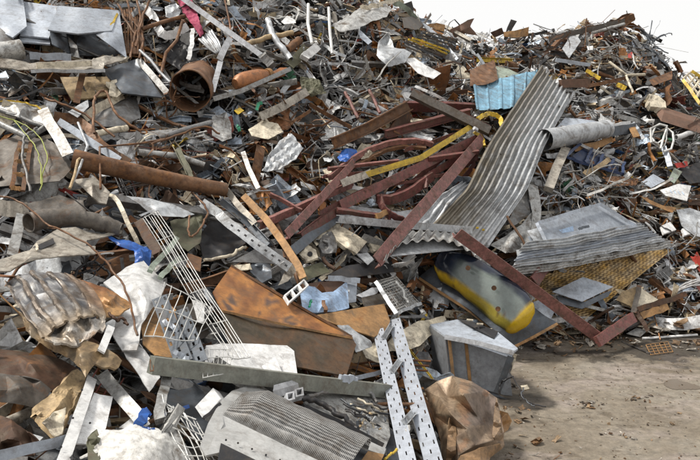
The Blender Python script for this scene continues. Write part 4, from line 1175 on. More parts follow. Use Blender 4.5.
# ---- red oxide beams
def beam(label, pts, w, mat='redox', kind='L', h=None, off=.5, roll=.5, name='steel_girder', **k):
    w *= .84
    h = h * .84 if h else None
    roll += random.uniform(-.15, .15)
    return bar(name, label, 'beam', mat, pts, w, kind, h=h or w * .8, off=off, roll=roll, group=G_RED, dent=.012, **k)
beam('long red-brown angle beam slanting down to the ground at right', [(457,231,1.35),(530,285,1.0),(602,339,.5)], 13, 'pinkox', 'L', roll=.3)
beam('short red-brown steel end piece crossing the beam tip on the ground', [(597,342,.6),(633,317,.5)], 12, 'redox', 'box', h=5, roll=.2)
beam('dark red flat stub standing behind the long slanting beam', [(534,282,.8),(556,250,.7)], 14, 'redox', 'flat', h=3)
beam('broad red T beam pointing down to the engine covers', [(374,262,.78),(480,140,.5)], 12, 'pinkox', 'L', h=9, roll=.4)
beam('dark red beam running under the yellow bar', [(338,206,.5),(481,136,.4)], 10, 'redox', 'L', h=8, roll=.3)
beam('pink-red beam crossing the left end of the frame heap', [(284,236,.62),(352,163,.5)], 9, 'pinkox', 'L', h=7, roll=.5)
beam('low red beam at the left of the frame heap', [(258,225,.42),(352,184,.36)], 8, 'pinkox', 'U', h=6)
beam('thin pink-red brace at the left of the frame heap', [(270,194,.5),(302,211,.5)], 4.5, 'pinkox', 'box')
beam('red beam lying below the pink-red crossing beam', [(300,237,.42),(350,200,.4)], 9, 'redox', 'U', h=6)
beam('curved red-brown arch bar left of the yellow bar', [(330,178,.46),(350,161,.48),(372,149,.48),(395,142,.46),(418,141,.44),(432,144,.42)], 6, 'pinkox', 'box', h=5, sm=True)
beam('second curved bar just inside the arch bar', [(352,168,.4),(376,155,.42),(400,147,.4),(426,148,.4)], 4, 'rust', 'box', h=4, sm=True)
beam('thin pink-red rod under the arch bar', [(328,169,.5),(362,165,.5),(398,161,.46)], 4, 'pinkox', 'box')
beam('short red strut between yellow bar and T beam', [(428,159,.62),(478,152,.6)], 5, 'redox', 'box')
beam('dark red strut beneath the short red strut', [(424,178,.42),(476,146,.4)], 8, 'redox', 'L', h=6)
beam('lower dark red strut beside the corrugated sheet', [(442,178,.4),(477,157,.38)], 6, 'redox', 'box', h=4)
beam('curved thick red bracket plate above the grey sheet', [(376,199,.55),(392,199,.58),(410,192,.55),(432,176,.5)], 11, 'redox', 'box', h=5, sm=True)
beam('hooked red tail of the curved bracket', [(379,196,.6),(382,206,.62),(390,214,.62),(403,220,.58)], 8, 'redox', 'flat', h=2, sm=True)
beam('short red bar with a rusty tip on the grey sheet', [(337,210,.55),(381,216,.55)], 5.5, 'redox', 'box', h=5)
bar('rusty_tip', 'rusty knot at the end of the short red bar', 'knot', 'rust_orange', [(376,217,.6),(386,212,.6)], 5, 'box', h=4)
beam('small red peg below the curved bracket', [(388,210,.5),(388,224,.52)], 7, 'redox', 'box', h=4)
beam('small pink peg standing beside the T beam', [(426,176,.56),(426,188,.56)], 4, 'pinkox', 'box')
beam('rusty upper I-beam above the blue sheeting', [(333,144,.55),(368,128,.55),(408,106,.5)], 13, 'rust', 'H', h=11, roll=.2)
beam('rusty red beam right of the upper I-beam', [(385,134,.45),(470,112,.42)], 9, 'redox', 'H', h=8, roll=.2)
beam('rusty red flat beam behind the grey-pink channel', [(402,106,.3),(474,108,.3)], 13, 'redox', 'flat', h=4)
beam('wide rusty plate beam under the upper I-beam end', [(388,140,.32),(408,112,.34)], 16, 'rust_dark', 'flat', h=3)
beam('grey and pink channel slanting down to the corrugated sheet', [(411,93,.75),(489,131,.72)], 10, 'burnt', 'L', h=7, roll=-.5)
bar('pink_edge', 'thin pink edge strip along the slanting grey channel', 'strip', 'pinkox', [(411,89,.83),(490,126,.8)], 2.5, dent=.004)
beam('rusty bar end on top of the heap left of the upper I-beam', [(310,104,.4),(352,128,.42)], 5, 'rust', 'L')
beam('thin pink-red rod standing upper left of the upper I-beam', [(345,92,.5),(358,118,.52)], 4, 'pinkox', 'rod')
beam('second thin pink-red rod standing above the upper I-beam', [(369,90,.5),(380,113,.52)], 4, 'pinkox', 'rod')
for k, (lab_, pts_, w_, m_) in enumerate([
    ('slim maroon angle bar low at the left of the frame heap', [(292,226,.5),(338,176,.46)], 5, 'redox'),
    ('slim maroon bar under the broad T beam', [(392,196,.42),(452,150,.4)], 6, 'redox'),
    ('slim maroon bar crossing near the yellow bar middle', [(384,186,.5),(444,174,.5)], 4, 'pinkox'),
    ('dull maroon bar lying below the curved bracket left end', [(318,214,.44),(376,184,.44)], 6, 'redox'),
    ('dull maroon bar near the blue bag', [(322,176,.4),(372,172,.42)], 5, 'pinkox'),
    ('dull maroon bar end beside the big corrugated sheet edge', [(448,196,.36),(474,164,.36)], 6, 'redox'),
    ('thin maroon bar right of the upper I-beam', [(404,150,.4),(462,132,.4)], 5, 'redox')]):
    beam(lab_, pts_, w_, m_, 'L', h=w_ * .7)
yb = thing('yellow_bar', 'bent yellow painted bar over the red beams', 'bar', W((430, 160), .5))
bar('straight_length', '', '', 'yellow', [(365,175,.66),(420,158,.66),(470,127,.62)], 5.5, 'L', h=4, parent=yb, dent=.004)
bar('hooked_end', '', '', 'yellow', [(477,120,.62),(484,115,.62),(492,114,.6),(500,118,.58),(502,126,.56)], 4, 'box', h=3, sm=True, parent=yb)
bar('lower_hook', '', '', 'yellow', [(474,132,.55),(482,138,.55),(484,146,.55)], 3, 'box', sm=True, parent=yb)
bar('grey_end', '', '', 'beige', [(340,184,.6),(370,173,.66)], 7, 'L', h=5, parent=yb, dent=.004)
mk('bolt', *sweep(np.array([W((477,130,.8)), W((474,128,.84))]), circ(.026, 8)), 'alum', yb)
sheet('blue_bag', 'bright blue plastic bag among the red beams', 'bag', 'blue', [(337,158,.42),(342,151,.44),(348,149,.46),(356,151,.44),(359,158,.44),(350,163,.48),(340,162,.46)], amp=.03, freq=8, inner=[(348,156,.54)])
sheet('white_bag', 'whitish plastic bag right of the blue bag', 'bag', 'cream', [(355,152,.36),(362,144,.38),(371,145,.38),(379,149,.36),(375,157,.42),(361,160,.44)], amp=.03, freq=8, inner=[(366,152,.5)])

# ---- grey sheets below the beams, corrugated sheets
sheet('silver_sheet', 'silver-grey flat sheet under the curved bracket', 'sheet', 'galv', [(334,213,.3),(352,206,.32),(400,212,.34),(440,206,.34),(452,220,.4),(440,228,.42),(338,222,.42)], amp=.015)
bar('white_channel', 'long whitish channel under the silver-grey sheet', 'channel', 'galv', [(338,219,.62),(404,225,.64),(471,230,.64)], 7, 'U', h=6, dent=.004)
def corr(label, rows, n, amp, mat='galv', name='corrugated_sheet', **k):
    V, F = loft(rows, n, amp, **k)
    o = mk(name, V, F, mat, None, 'all')
    return tag(o, label, 'corrugated sheet', G_COR)
rows = [((541,66,.62),(571,98,.55)),((487,146,.85),(545,144,.75)),((466,190,.78),(527,190,.70)),((428,229,.62),(488,248,.60))]
Lp, Rp = [], []
for a_, b_ in zip(rows[:-1], rows[1:]):
    for s in np.linspace(0, 1, 12, endpoint=False):
        Lp.append(W(a_[0]) * (1 - s) + W(b_[0]) * s); Rp.append(W(a_[1]) * (1 - s) + W(b_[1]) * s)
Lp.append(W(rows[-1][0])); Rp.append(W(rows[-1][1]))
for _ in range(2):
    Lp = [Lp[0]] + [(Lp[i - 1] + 2 * Lp[i] + Lp[i + 1]) / 4 for i in range(1, len(Lp) - 1)] + [Lp[-1]]
    Rp = [Rp[0]] + [(Rp[i - 1] + 2 * Rp[i] + Rp[i + 1]) / 4 for i in range(1, len(Rp) - 1)] + [Rp[-1]]
V, cols = [], []
for i in range(len(Lp)):
    acr = Rp[i] - Lp[i]; t_ = Lp[min(i + 1, len(Lp) - 1)] - Lp[max(i - 1, 0)]
    nn = nrm(np.cross(acr, t_)); nn = nn if nn @ (CAMP - Lp[i]) > 0 else -nn
    flatten = 1 - .6 * max(0, (i - 24) / 12)
    for j in range(91):
        u = j / 90
        V.append(Lp[i] + acr * u + nn * .031 * flatten * math.sin(u * 9 * 2 * math.pi + .15 * mnoise.noise(Vector((u * 3, i * .3, 1)))))
        g_ = .5 + .5 * mnoise.noise(Vector((u * 9, i * .5, 4))) + .35 * mnoise.noise(Vector((u * 40, i * 1.3, 8)))
        c = lerp3((.62, .64, .66), (.26, .23, .18), (1.05 - u * 1.5) * 1.0 + (g_ - .5) * .9 + (.25 if i > 28 else 0))
        cols.append(c)
V = crumple(np.array(V), .012, 3.2, 6)
V, F = solid(V, face_cam(V, grid_faces(len(Lp) - 1, 90)), .004)
tag(mk('corrugated_sheet', V, F, 'corrug', None, 'all', colors=cols + cols), 'big bent corrugated steel sheet standing right of the red beams', 'corrugated sheet', G_COR)
corr('crushed corrugated strip left of the big bent sheet', [((460,184,.5),(474,188,.52)),((440,196,.5),(462,202,.55)),((420,216,.5),(452,226,.58)),((408,228,.5),(440,234,.55))], 4, .018, off=.5, cr=.04, freq=4)
corr('arched corrugated sheet over the dark tub', [((397,232,.62),(384,262,.95)),((412,233,.68),(398,245,1.0)),((430,234,.72),(425,241,1.02)),((452,236,.72),(452,243,1.0)),((470,240,.66),(474,255,.92)),((484,248,.6),(484,262,.8))][::-1], 1, .0, off=.8, cr=.0, name='corrugated_sheet', nv=6)
corr('wavy edged corrugated piece under the whitish channel', [((388,240,.75),(390,258,.9)),((478,238,.7),(470,250,.85))][::1], 1, .004, off=.7, cr=.02, nv=6)
# the arched piece gets its waves along the arch
o = [x for x in bpy.data.objects if x.get('label', '').startswith('arched corrugated')][0]
rows = [((484,248,.55),(486,264,.72)),((470,238,.66),(474,255,.92)),((452,233,.72),(452,243,1.0)),((430,231,.72),(425,241,1.02)),((410,232,.68),(398,246,1.0)),((397,234,.62),(383,263,.95))]
Lp, Rp = smooth_path([W(r[0]) for r in rows], 24), smooth_path([W(r[1]) for r in rows], 24)
V = []
for i in range(len(Lp)):
    wv = np.array((0, -.5, .86)) * .022 * math.sin(i * 2 * math.pi / 9)
    for j in range(9):
        V.append(Lp[i] + (Rp[i] - Lp[i]) * j / 8 + wv)
V = crumple(np.array(V), .012, 3, 3)
V, F = solid(V, face_cam(V, grid_faces(len(Lp) - 1, 8)), .004)
c_ = V.mean(0); me = bpy.data.meshes.new('corrugated_sheet'); me.from_pydata((V - c_).tolist(), [], F); me.materials.append(MATS['galv_dirty']); o.data = me; o.location = c_
HERO.append((V, F))
sheet('torn_sheet', 'torn twisted grey sheet below the big corrugated sheet', 'sheet', 'galv_dirty', [(490,246,.5),(506,236,.52),(522,224,.5),(532,212,.45),(535,226,.5),(528,250,.55),(505,254,.58)], amp=.03, inner=[(515,240,.62)])
sheet('twisted_strip', 'twisted grey strip standing right of the corrugated sheet', 'strip', 'galv_dirty', [(527,184,.42),(538,186,.45),(541,210,.5),(537,246,.55),(530,246,.55),(532,214,.5)], amp=.03)
sheet('twisted_strip', 'second dark strip beside the twisted grey strip', 'strip', 'steel', [(518,198,.3),(528,190,.34),(530,214,.4),(512,228,.4),(508,222,.36)], amp=.03)
bar('rusty_rod', 'thin rusty rod slanting in front of the torn grey sheet', 'rod', 'rust', [(507,216,.72),(523,242,.76),(537,268,.74)], 2.4, 'rod', sm=True)
for k, (x, y) in enumerate([(476,229), (482,231)]):
    mk('yellow_fleck', *box3(W((x, y, .72)), (.03, 0, .0), (0, .0, .02), (0, -.015, .01)), 'yellow', [x_ for x_ in bpy.data.objects if x_.get('label', '').startswith('big bent')][0])

# ---- upper right: blue sheet, duct, posts
V, F = loft([((473,86,.5),(476,111,.62)),((490,82,.5),(492,110,.62)),((508,77,.5),(508,109,.62)),((526,73,.5),(524,104,.6)),((541,70,.5),(536,96,.55))], 1, .0, nv=4, nu=10, off=.5, cr=.0)
V = np.array(V); n_ = len(V) // 2
for i in range(n_):
    s = (i // 5) / 40.0
    w_ = .03 * (1 if (s * 5.5) % 1 < .22 else 0) * np.array((0, -.8, .5))
    V[i] += w_; V[i + n_] += w_
V = crumple(V, .015, 2, 4)
tag(mk('blue_sheet', V, F, 'skyblue', None, False), 'sky blue ribbed metal sheet left of the corrugated top', 'sheet')
sheet('rust_sheet', 'square rusty sheet standing on the sky blue ribbed sheet', 'sheet', 'rust', [(470,70,.55),(482,65,.58),(494,60,.55),(498,80,.6),(486,85,.62),(470,86,.6)], amp=.02)
sheet('pale_board', 'pale green-grey panel right of the square rusty sheet', 'panel', 'sage', [(495,66,.4),(508,69,.42),(521,75,.42),(512,80,.46),(498,80,.46)], amp=.012)
dk = thing('duct', 'ribbed grey metal duct right of the corrugated sheet', 'duct', W((575, 150), .5))
P = np.array([W((544,140,.6)) + (W((606,129,.6)) - W((544,140,.6))) * s for s in np.linspace(0, 1, 40)])
V, F = pipe(P, mp(20, (575, 135)) / 2, mp(17, (575, 135)) / 2, .006, 20)
V = np.array(V)
for k in range(40):
    if k % 3 == 0 and k > 10:
        for b0_ in (k * 20, 800 + k * 20):
            V[b0_:b0_ + 20] = P[k] + (V[b0_:b0_ + 20] - P[k]) * 1.045
mk('barrel', V, F, 'galv', dk, True)
mk('collar', *pipe(P[-3:], mp(18, (575, 135)) / 2 * 1.03, None, .01, 20), 'galv', dk, True)
bar('dark_post', 'dark square post sticking out of the duct', 'post', 'slate', [(606,132,.5),(636,128,.48)], 9, 'box')
bar('white_rail', 'white rail above the dark square post', 'rail', 'white', [(604,127,.6),(629,123,.58)], 3.5, 'box')
sheet('rust_plate', 'orange rusty plate at the end of the dark post', 'plate', 'rust_orange', [(627,125,.6),(633,124,.6),(640,136,.62),(633,138,.64)], amp=.01)
bar('dark_bar', 'dark angled frame bar right of the orange plate', 'bar', 'slate', [(634,123,.6),(644,140,.6)], 3.5, 'L')
sheet('pale_sheet', 'pale blue curved sheet above the duct', 'sheet', 'bluegrey', [(556,128,.5),(565,118,.5),(580,119,.5),(598,122,.5),(580,126,.55)], amp=.01)
rk = thing('blue_rack', 'dark blue metal frame rack below the duct', 'rack', W((600, 172), .4))
for a_, b_ in [((566,156),(580,144)),((580,144),(624,163)),((624,163),(622,174)),((574,160),(622,174)),((566,156),(574,160)),((585,163),(592,149)),((597,167),(604,154)),((608,170),(614,159))]:
    bar('frame_bar', '', '', 'navy' if a_[1] > 150 else 'galv', [(*a_, .45), (*b_, .45)], 2.6, 'box', parent=rk)
sheet('back_plate', '', '', 'navy', [(572,156,.3),(584,148,.3),(620,164,.3),(618,172,.32),(580,162,.32)], amp=.005, parent=rk)
bar('tan_strip', 'tan curved strip crossing the dark blue rack', 'strip', 'tan', [(584,174,.55),(598,167,.58),(610,159,.55)], 5, sm=True)
bar('rust_strip', 'tan rusty strip above the dark blue rack', 'strip', 'rust_orange', [(574,148,.34),(596,145,.36),(612,138,.34)], 7, sm=True)
bar('timber', 'grey weathered timber left of the dark blue rack', 'timber', 'beige', [(565,149,.4),(556,170,.44),(549,190,.44)], 9, 'box', h=6)
sheet('rusty_cable_coil', 'rusty coil of strip below the dark blue rack', 'coil', 'rust', [(602,178,.34),(620,177,.36),(638,180,.34),(636,186,.36),(612,187,.38)], amp=.04, freq=9)
wt = thing('wire_tangle', 'twisted white wire frame on the right slope', 'frame', W((664, 150), .4))
for pl_ in [[(652,143),(651,129),(659,124),(667,126),(666,129)],[(660,149),(664,137),(667,128),(673,133),(674,141),(671,149),(663,151)],[(652,141),(659,143),(664,139)],[(655,127),(651,137),(654,142)],[(668,129),(664,147)]]:
    bar('bent_bar', '', '', 'wirewhite', [(*p, .5) for p in pl_], random.uniform(1.3, 2.4), 'rod', parent=wt, dent=.02)
bar('pale_bar', 'pale leg bar under the twisted white frame', 'bar', 'bluegrey', [(664,148,.4),(671,168,.42)], 5, 'box')
bb = thing('brown_box', 'brown steel box on the right slope', 'box', W((682, 130), .3))
P0 = W((664,112,.5))
mk('body', *box3(P0, W((702,124,.5)) - P0, W((661,121,.52)) - P0, np.array((.05, .3, .12))), 'brownbox', bb)
mk('side_flange', *box3(W((688,127,.56)), W((704,118,.5)) - W((688,127,.56)), (0, -.02, -.03), (0, .02, .03)), 'brownbox', bb)
bar('white_tube', 'white tube below the brown steel box', 'tube', 'white', [(676,138,.4),(704,128,.4)], 5, 'pipe')
sheet('cream_box', 'cream dented box above the brown steel box', 'box', 'cream', [(649,94,.4),(657,95,.42),(665,102,.42),(666,108,.42),(650,107,.42)], amp=.02, thick=.12)
lt = rack('yellow_lattice', 'white lattice frame with yellow bars at the right edge', 'lattice', [(683,80,.4),(692,71,.36),(712,86,.36),(700,104,.4)], 4, 4, .02, 'cream', sag=.02)
bar('yellow_rail', '', '', 'yellow', [(683,80,.45),(700,104,.45)], 3, 'box', parent=lt)
bar('yellow_rail', '', '', 'yellow', [(692,71,.42),(712,86,.42)], 3, 'box', parent=lt)

# ---- right: panel stack, chequered sheet, plates
def flat(c, thick, name, label, cat, mat, group=None, parent=None, amp=.0, n=14):
    V = quad_grid([W(p) for p in c], n, 8)
    V = crumple(V, amp, 3, nseed())
    V, F = solid(V, face_cam(V, grid_faces(n, 8)), thick)
    o = mk(name, V, F, mat, parent, True)
    if parent is None:
        tag(o, label, cat, group)
    return o
tp_ = thing('panel_tray', 'topmost light grey framed panel on the panel stack', 'panel', W((590, 240), .5), G_PAN)
flat([(537,224,.80),(600,205,.70),(635,227,.80),(546,242,.88)], .012, 'base', '', '', 'bluegrey', parent=tp_, amp=.008)
for a_, b_ in [((537,223),(600,204)),((600,204),(636,226)),((636,226),(546,242)),((546,242),(537,223))]:
    bar('rim', '', '', 'bluegrey', [(*a_, .82 if a_[1] < 215 else .92), (*b_, .82 if b_[1] < 215 else .92)], 3, 'L', h=3, parent=tp_, dent=.006)
bar('label_strip', '', '', 'slate', [(579,229,.91),(589,226,.9)], 2.5, parent=tp_)
sheet('paint_patch', '', '', 'paleblue', [(559,230,.89),(573,226,.88),(574,231,.89),(562,233,.895)], amp=.0, thick=.004, parent=tp_)
ordn = ['second', 'third', 'fourth', 'fifth', 'lowest']
for k in range(5):
    jx, jy = random.uniform(-4, 4), random.uniform(-1.5, 1.5)
    flat([(530 - 4 * k + jx, 232 + 6.5 * k, (.72 - .05 * k)), (605 + 9 * k, 210 + 5 * k, .62 - .04 * k), (640 + 8.5 * k - jx, 229 + 4.4 * k + jy, .78 - .06 * k), (541 - 6 * k + jx, 248 + 6.8 * k + jy, .84 - .05 * k)],
         .009, 'stacked_sheet', f'{ordn[k]} light grey panel from the top of the panel stack', 'panel', ['galv', 'bluegrey', 'galv_dirty', 'galv', 'galv_dirty'][k], G_PAN, amp=.035)
for k in range(4):
    V, F = loft([((526 - 4 * k, 243 + 8 * k, .94 - .05 * k), (517 - 3 * k, 253 + 8 * k, .96 - .05 * k)), ((580 + 2 * k, 235 + 7 * k, .92 - .05 * k), (580 + 2 * k, 244 + 7 * k, .95 - .05 * k)), ((638 + 9 * k, 224 + 5.5 * k, .86 - .05 * k), (650 + 8 * k, 230 + 5.5 * k, .88 - .05 * k))], 3, .016, nu=14, off=.9, cr=.03, freq=3)
    tag(mk('ribbed_sheet', V, F, ['galv', 'bluegrey', 'galv', 'galv_dirty'][k], None, 'all'), ['top', 'second', 'third', 'bottom'][k] + ' thin ribbed silver sheet slid out at the front of the panel stack', 'sheet', G_PAN)
# chequered orange sheet: rows of little raised steps
cs = thing('chequered_sheet', 'orange and brown stepped tile-profile sheet under the panel stack', 'sheet', W((590, 318), .15))
cq = [W(p) for p in [(508,291,.10),(582,322,.12),(672,250,.06),(590,236,-.1)]]
nu, nv = 84, 96
V = quad_grid(cq, nu, nv); nb = nrm(np.cross(cq[1] - cq[0], cq[3] - cq[0])); nb = nb if nb[2] > 0 else -nb
cols = []
for i in range(nu + 1):
    for j in range(nv + 1):
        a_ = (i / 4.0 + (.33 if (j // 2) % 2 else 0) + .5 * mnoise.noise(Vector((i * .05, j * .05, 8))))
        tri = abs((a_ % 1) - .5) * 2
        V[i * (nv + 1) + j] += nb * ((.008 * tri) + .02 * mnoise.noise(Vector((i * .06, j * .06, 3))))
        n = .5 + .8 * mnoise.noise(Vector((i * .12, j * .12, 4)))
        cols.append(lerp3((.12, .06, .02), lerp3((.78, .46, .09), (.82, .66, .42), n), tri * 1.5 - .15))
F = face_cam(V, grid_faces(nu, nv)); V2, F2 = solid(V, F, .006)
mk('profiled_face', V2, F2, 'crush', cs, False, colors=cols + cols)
sheet('light_board', 'light blue-grey square panel lying on the orange stepped sheet', 'panel', 'bluegrey', [(552,292,.38),(583,277,.36),(613,287,.38),(582,302,.42)], amp=.012, thick=.012)
sheet('light_board', 'dark under-panel below the light blue-grey square panel', 'panel', 'slate', [(556,296,.33),(584,302,.36),(612,290,.33),(608,297,.34),(582,309,.36),(560,304,.34)], amp=.01, thick=.012)
tw = thing('tan_shelter', 'tan folded board with brown channel at the foot of the heap', 'board', W((640, 330), .1))
sheet('left_board', '', '', 'tan', [(616,300,.22),(622,292,.26),(638,286,.3),(636,312,.32),(630,306,.28)], amp=.008, thick=.012, parent=tw)
sheet('right_board', '', '', 'cream', [(639,287,.3),(658,300,.28),(640,309,.32),(636,312,.33)], amp=.008, thick=.012, parent=tw)
bar('ridge_post', '', '', 'burnt', [(639,287,.34),(634,313,.36)], 5, 'L', h=4, parent=tw)
bar('channel', '', '', 'rust_dark', [(636,310,.36),(684,295,.28)], 5, 'L', h=7, parent=tw)
bar('channel_face', '', '', 'rust_orange', [(642,316,.34),(668,306,.3)], 7, 'flat', parent=tw)
bar('prop', '', '', 'rust_dark', [(636,312,.36),(649,331,.34)], 4, 'L', h=3, parent=tw)
bar('white_rod', 'white rod lying on the dirt at the heap foot', 'rod', 'white', [(643,338,.06),(650,338,.06),(697,335,.06)], 2.6, 'rod')
sheet('grey_offcut', 'small grey offcut by the white rod on the dirt', 'offcut', 'galv_dirty', [(626,334,.06),(636,328,.08),(648,330,.08),(640,337,.06)], amp=.01)
rack('rusty_mesh', 'small orange rusty mesh lying on the wet dirt', 'mesh', [(646,345,.03),(668,342,.03),(673,352,.03),(651,355,.03)], 5, 4, .005, 'rust_orange')
bar('black_cable', 'black cable curving over the wet dirt', 'cable', 'dark', [(622,342,.02),(636,348,.02),(648,353,.02),(652,354,.02)], 1.8, 'rod', sm=True)
sheet('white_tile', 'white square tile above the panel stack at right', 'tile', 'bluegrey', [(642,182,.45),(653,174,.45),(665,181,.46),(651,188,.5)], amp=.006, thick=.012)
ws = sheet('white_sign', 'white plate with faint handwriting on the right slope', 'sign', 'white', [(660,190,.45),(678,184,.45),(691,186,.45),(687,201,.5),(666,196,.5)], amp=.008, thick=.012)
for k in range(4):
    bar('handwriting', '', '', 'paleblue', [(670 + 4 * k, 190 + .6 * k, .5), (672 + 4 * k, 193 + .5 * k, .51)], .7, 'flat', parent=ws, dent=0)
sheet('grey_sheet', 'rounded grey sheet at the right edge', 'sheet', 'galv', [(676,210,.3),(690,208,.3),(706,214,.3),(706,238,.34),(694,236,.34),(682,226,.32)], amp=.015)
sheet('white_carton', 'white small carton right of the panel stack', 'carton', 'white', [(661,226,.3),(670,222,.3),(676,230,.32),(664,234,.34)], amp=.01, thick=.04)
sheet('white_carton', 'second white small carton at the right of the first', 'carton', 'white', [(682,229,.3),(690,226,.3),(692,234,.32),(684,236,.34)], amp=.01, thick=.04)
sheet('orange_board', 'orange-tan board scraps above the panel stack', 'board', 'rust_orange', [(640,196,.35),(664,206,.35),(676,208,.36),(672,213,.38),(650,204,.38)], amp=.01)
sheet('black_tarp', 'black sheet below the brown steel box at right', 'sheet', 'dark', [(676,170,.2),(704,160,.2),(706,182,.2),(690,184,.2)], amp=.03)
sheet('sage_board', 'grey-green board beside the white square tile', 'board', 'sage', [(668,180,.36),(674,168,.36),(682,172,.36),(674,184,.4)], amp=.01)
bar('red_stub', 'small red stub on the right slope', 'stub', 'red', [(675,166,.3),(686,164,.32)], 5, 'L', h=4)

# ---- top middle and crest
bar('silver_pole', 'long straight silver pole at the top of the heap', 'pole', 'alum', [(181,-3,.7),(265,58,.7)], 5, 'box', dent=.003)
bar('pole_clamp', 'small grey clamp at the lower end of the silver pole', 'clamp', 'steel', [(263,56,.72),(272,66,.7)], 8, 'box', dent=.01)
sheet('pink_cloth', 'dark pink cloth strip at the top of the heap', 'cloth', 'pink', [(176,-4,.5),(190,-4,.5),(197,14,.55),(204,34,.6),(200,38,.6),(193,27,.58),(184,14,.54)], amp=.04, freq=6, rag=1)
dr = thing('rusty_drum', 'hollow rusty drum with open mouth in the upper left', 'drum', W((192, 108), .3))
ax0, ax1 = W((190,91,.72)), W((199,80,.15))
mk('barrel', *pipe(np.array([ax0 + (ax1 - ax0) * s for s in np.linspace(0, 1, 6)]), mp(39, (190, 88)) / 2, None, .012, 44, jitter=.09), 'rust', dr, True)
mk('bottom', *sweep(np.array([ax1, ax1 + nrm(ax1 - ax0) * .01]), circ(mp(37, (190, 88)) / 2, 20)), 'rust_dark', dr)
gb = thing('orange_bottle', 'copper-orange dented metal bottle in the upper middle', 'bottle', W((252, 90), .5))
P = np.array([W((235,84,.6)) + (W((270,74,.58)) - W((235,84,.6))) * s for s in np.linspace(0, 1, 12)])
prof = [.55, .9, 1, 1.04, 1.02, 1, .98, .94, .88, .74, .56, .58]
V, F = sweep(P, circ(mp(17, (250, 78)) / 2, 16), scale=prof)
mk('body', V, F, 'copper', gb, True)
mk('rim', *pipe(P[-2:], mp(12, (250, 78)) / 2, None, .02, 14), 'rust_orange', gb, True)
sheet('copper_scrap', 'small orange rusty lump right of the dented bottle', 'lump', 'copper', [(273,72,.5),(280,68,.5),(287,68,.5),(286,73,.52),(276,76,.52)], amp=.01, thick=.06)
bar('grey_bar', 'long grey flat bar under the copper-orange bottle', 'bar', 'galv_dirty', [(212,99,.62),(240,91,.64),(290,69,.6)], 4.5, 'L', dent=.01)
bar('white_ribbon', 'twisted white ribbon strip right of the drum', 'ribbon', 'alum', [(231,38,.65),(225,48,.66),(219,60,.68)], 6, dent=.03)
bar('white_ribbon', 'white ribbon strip running down to the drum', 'ribbon', 'alum', [(220,60,.68),(218,72,.68),(212,92,.68)], 5, dent=.02)
V, F = loft([((198,40,.6),(212,30,.58)),((206,48,.62),(219,42,.6)),((215,55,.64),(221,52,.62))], 4, .015, off=.6, cr=.02)
tag(mk('corrugated_sheet', V, F, 'galv', None, 'all'), 'small ribbed white scrap piece under the pink cloth', 'corrugated sheet', G_COR)
bar('white_curl', 'curled white strip left of the ribbed white scrap', 'strip', 'white', [(193,28,.55),(192,44,.58),(188,60,.56)], 4, sm=True)
bar('rusty_rod', 'bent rusty rod in the dark hollow above the drum', 'rod', 'rust', [(183,21,.55),(177,40,.58),(166,52,.58),(160,78,.56)], 3, 'rod')
bar('white_strip', 'broad white crumpled strip at the upper left of the pink cloth', 'strip', 'white', [(140,6,.4),(152,16,.44),(162,34,.46),(175,33,.44),(188,26,.44)], 8, sm=True, dent=.03)
sheet('white_scrap', 'ragged white sheet on the top edge near the pink cloth', 'sheet', 'galv', [(165,8,.45),(176,4,.45),(182,10,.45),(176,22,.48),(166,18,.48)], amp=.03)
bar('rust_bar', 'rusty bar running across behind the bent rusty rod', 'bar', 'rust', [(142,28,.5),(164,22,.52),(190,15,.5)], 4, 'rod')
rg = thing('rusty_grille', 'rusty brown ribbed grille behind the rusty wires at top left', 'grille', W((135, 55), .2))
for k in range(8):
    bar('rib', '', '', 'rust', [(124 + k * 2.6, 10 - k * .5, .34), (127 + k * 2.2, 54, .36)], 1.8, 'box', parent=rg)
for k, pl_ in enumerate([[(118,4),(128,24),(140,42),(146,62)],[(126,-3),(132,18),(143,36),(140,58)],[(136,-4),(140,20),(134,40),(130,58)],[(150,0),(141,22),(136,46)]]):
    bar('rusty_wire', ['rusty wire nearest the cabinet flap', 'second rusty wire right of the cabinet flap', 'curving rusty wire in front of the rusty grille', 'rightmost rusty wire in front of the rusty grille'][k], 'wire', 'rust', [(*p, .55 + .02 * k) for p in pl_], 2.2, 'rod', sm=True)
bar('grey_pole', 'slim pale pole pointing right above the dark tilted panel', 'pole', 'galv', [(140,50,.6),(176,88,.62)], 3, 'rod')
sheet('grey_tarp', 'dull grey crushed sheet at the top of the heap', 'sheet', 'galv_dirty', [(332,26,.45),(345,19,.5),(360,8,.5),(384,3,.5),(392,10,.5),(386,18,.55),(372,22,.58),(358,30,.58),(340,33,.52)], amp=.04, inner=[(355,22,.66),(372,12,.62)])
bar('white_fringe', 'white rag edge along the grey crushed sheet top', 'rag', 'cream', [(360,9,.6),(378,5,.6),(396,0,.58),(404,3,.56)], 4, sm=True, dent=.03)
bar('green_strip', 'pale green strip on the crest beside the white rag', 'strip', 'sage', [(394,3,.6),(404,7,.6),(416,19,.56)], 5, sm=True)
sheet('white_crush', 'white crumpled sheet in the upper middle', 'sheet', 'galv', [(378,43,.45),(388,33,.5),(394,48,.55),(404,50,.55),(411,54,.55),(405,63,.58),(388,68,.56),(376,56,.5)], amp=.04, inner=[(392,56,.68)])
sheet('white_crush', 'flat white torn sheet right of the white crumpled sheet', 'sheet', 'white', [(402,58,.5),(414,58,.52),(426,66,.52),(441,74,.5),(433,80,.54),(418,74,.55)], amp=.03)
sheet('pale_blue_flap', 'pale blue bent flap left of the white crumpled sheet', 'flap', 'bluegrey', [(357,28,.5),(363,33,.52),(372,42,.52),(368,45,.52),(360,38,.52)], amp=.01)
gr_ = thing('bar_grate', 'dark bar grate with yellow bars on the crest', 'grate', W((430, 55), .3))
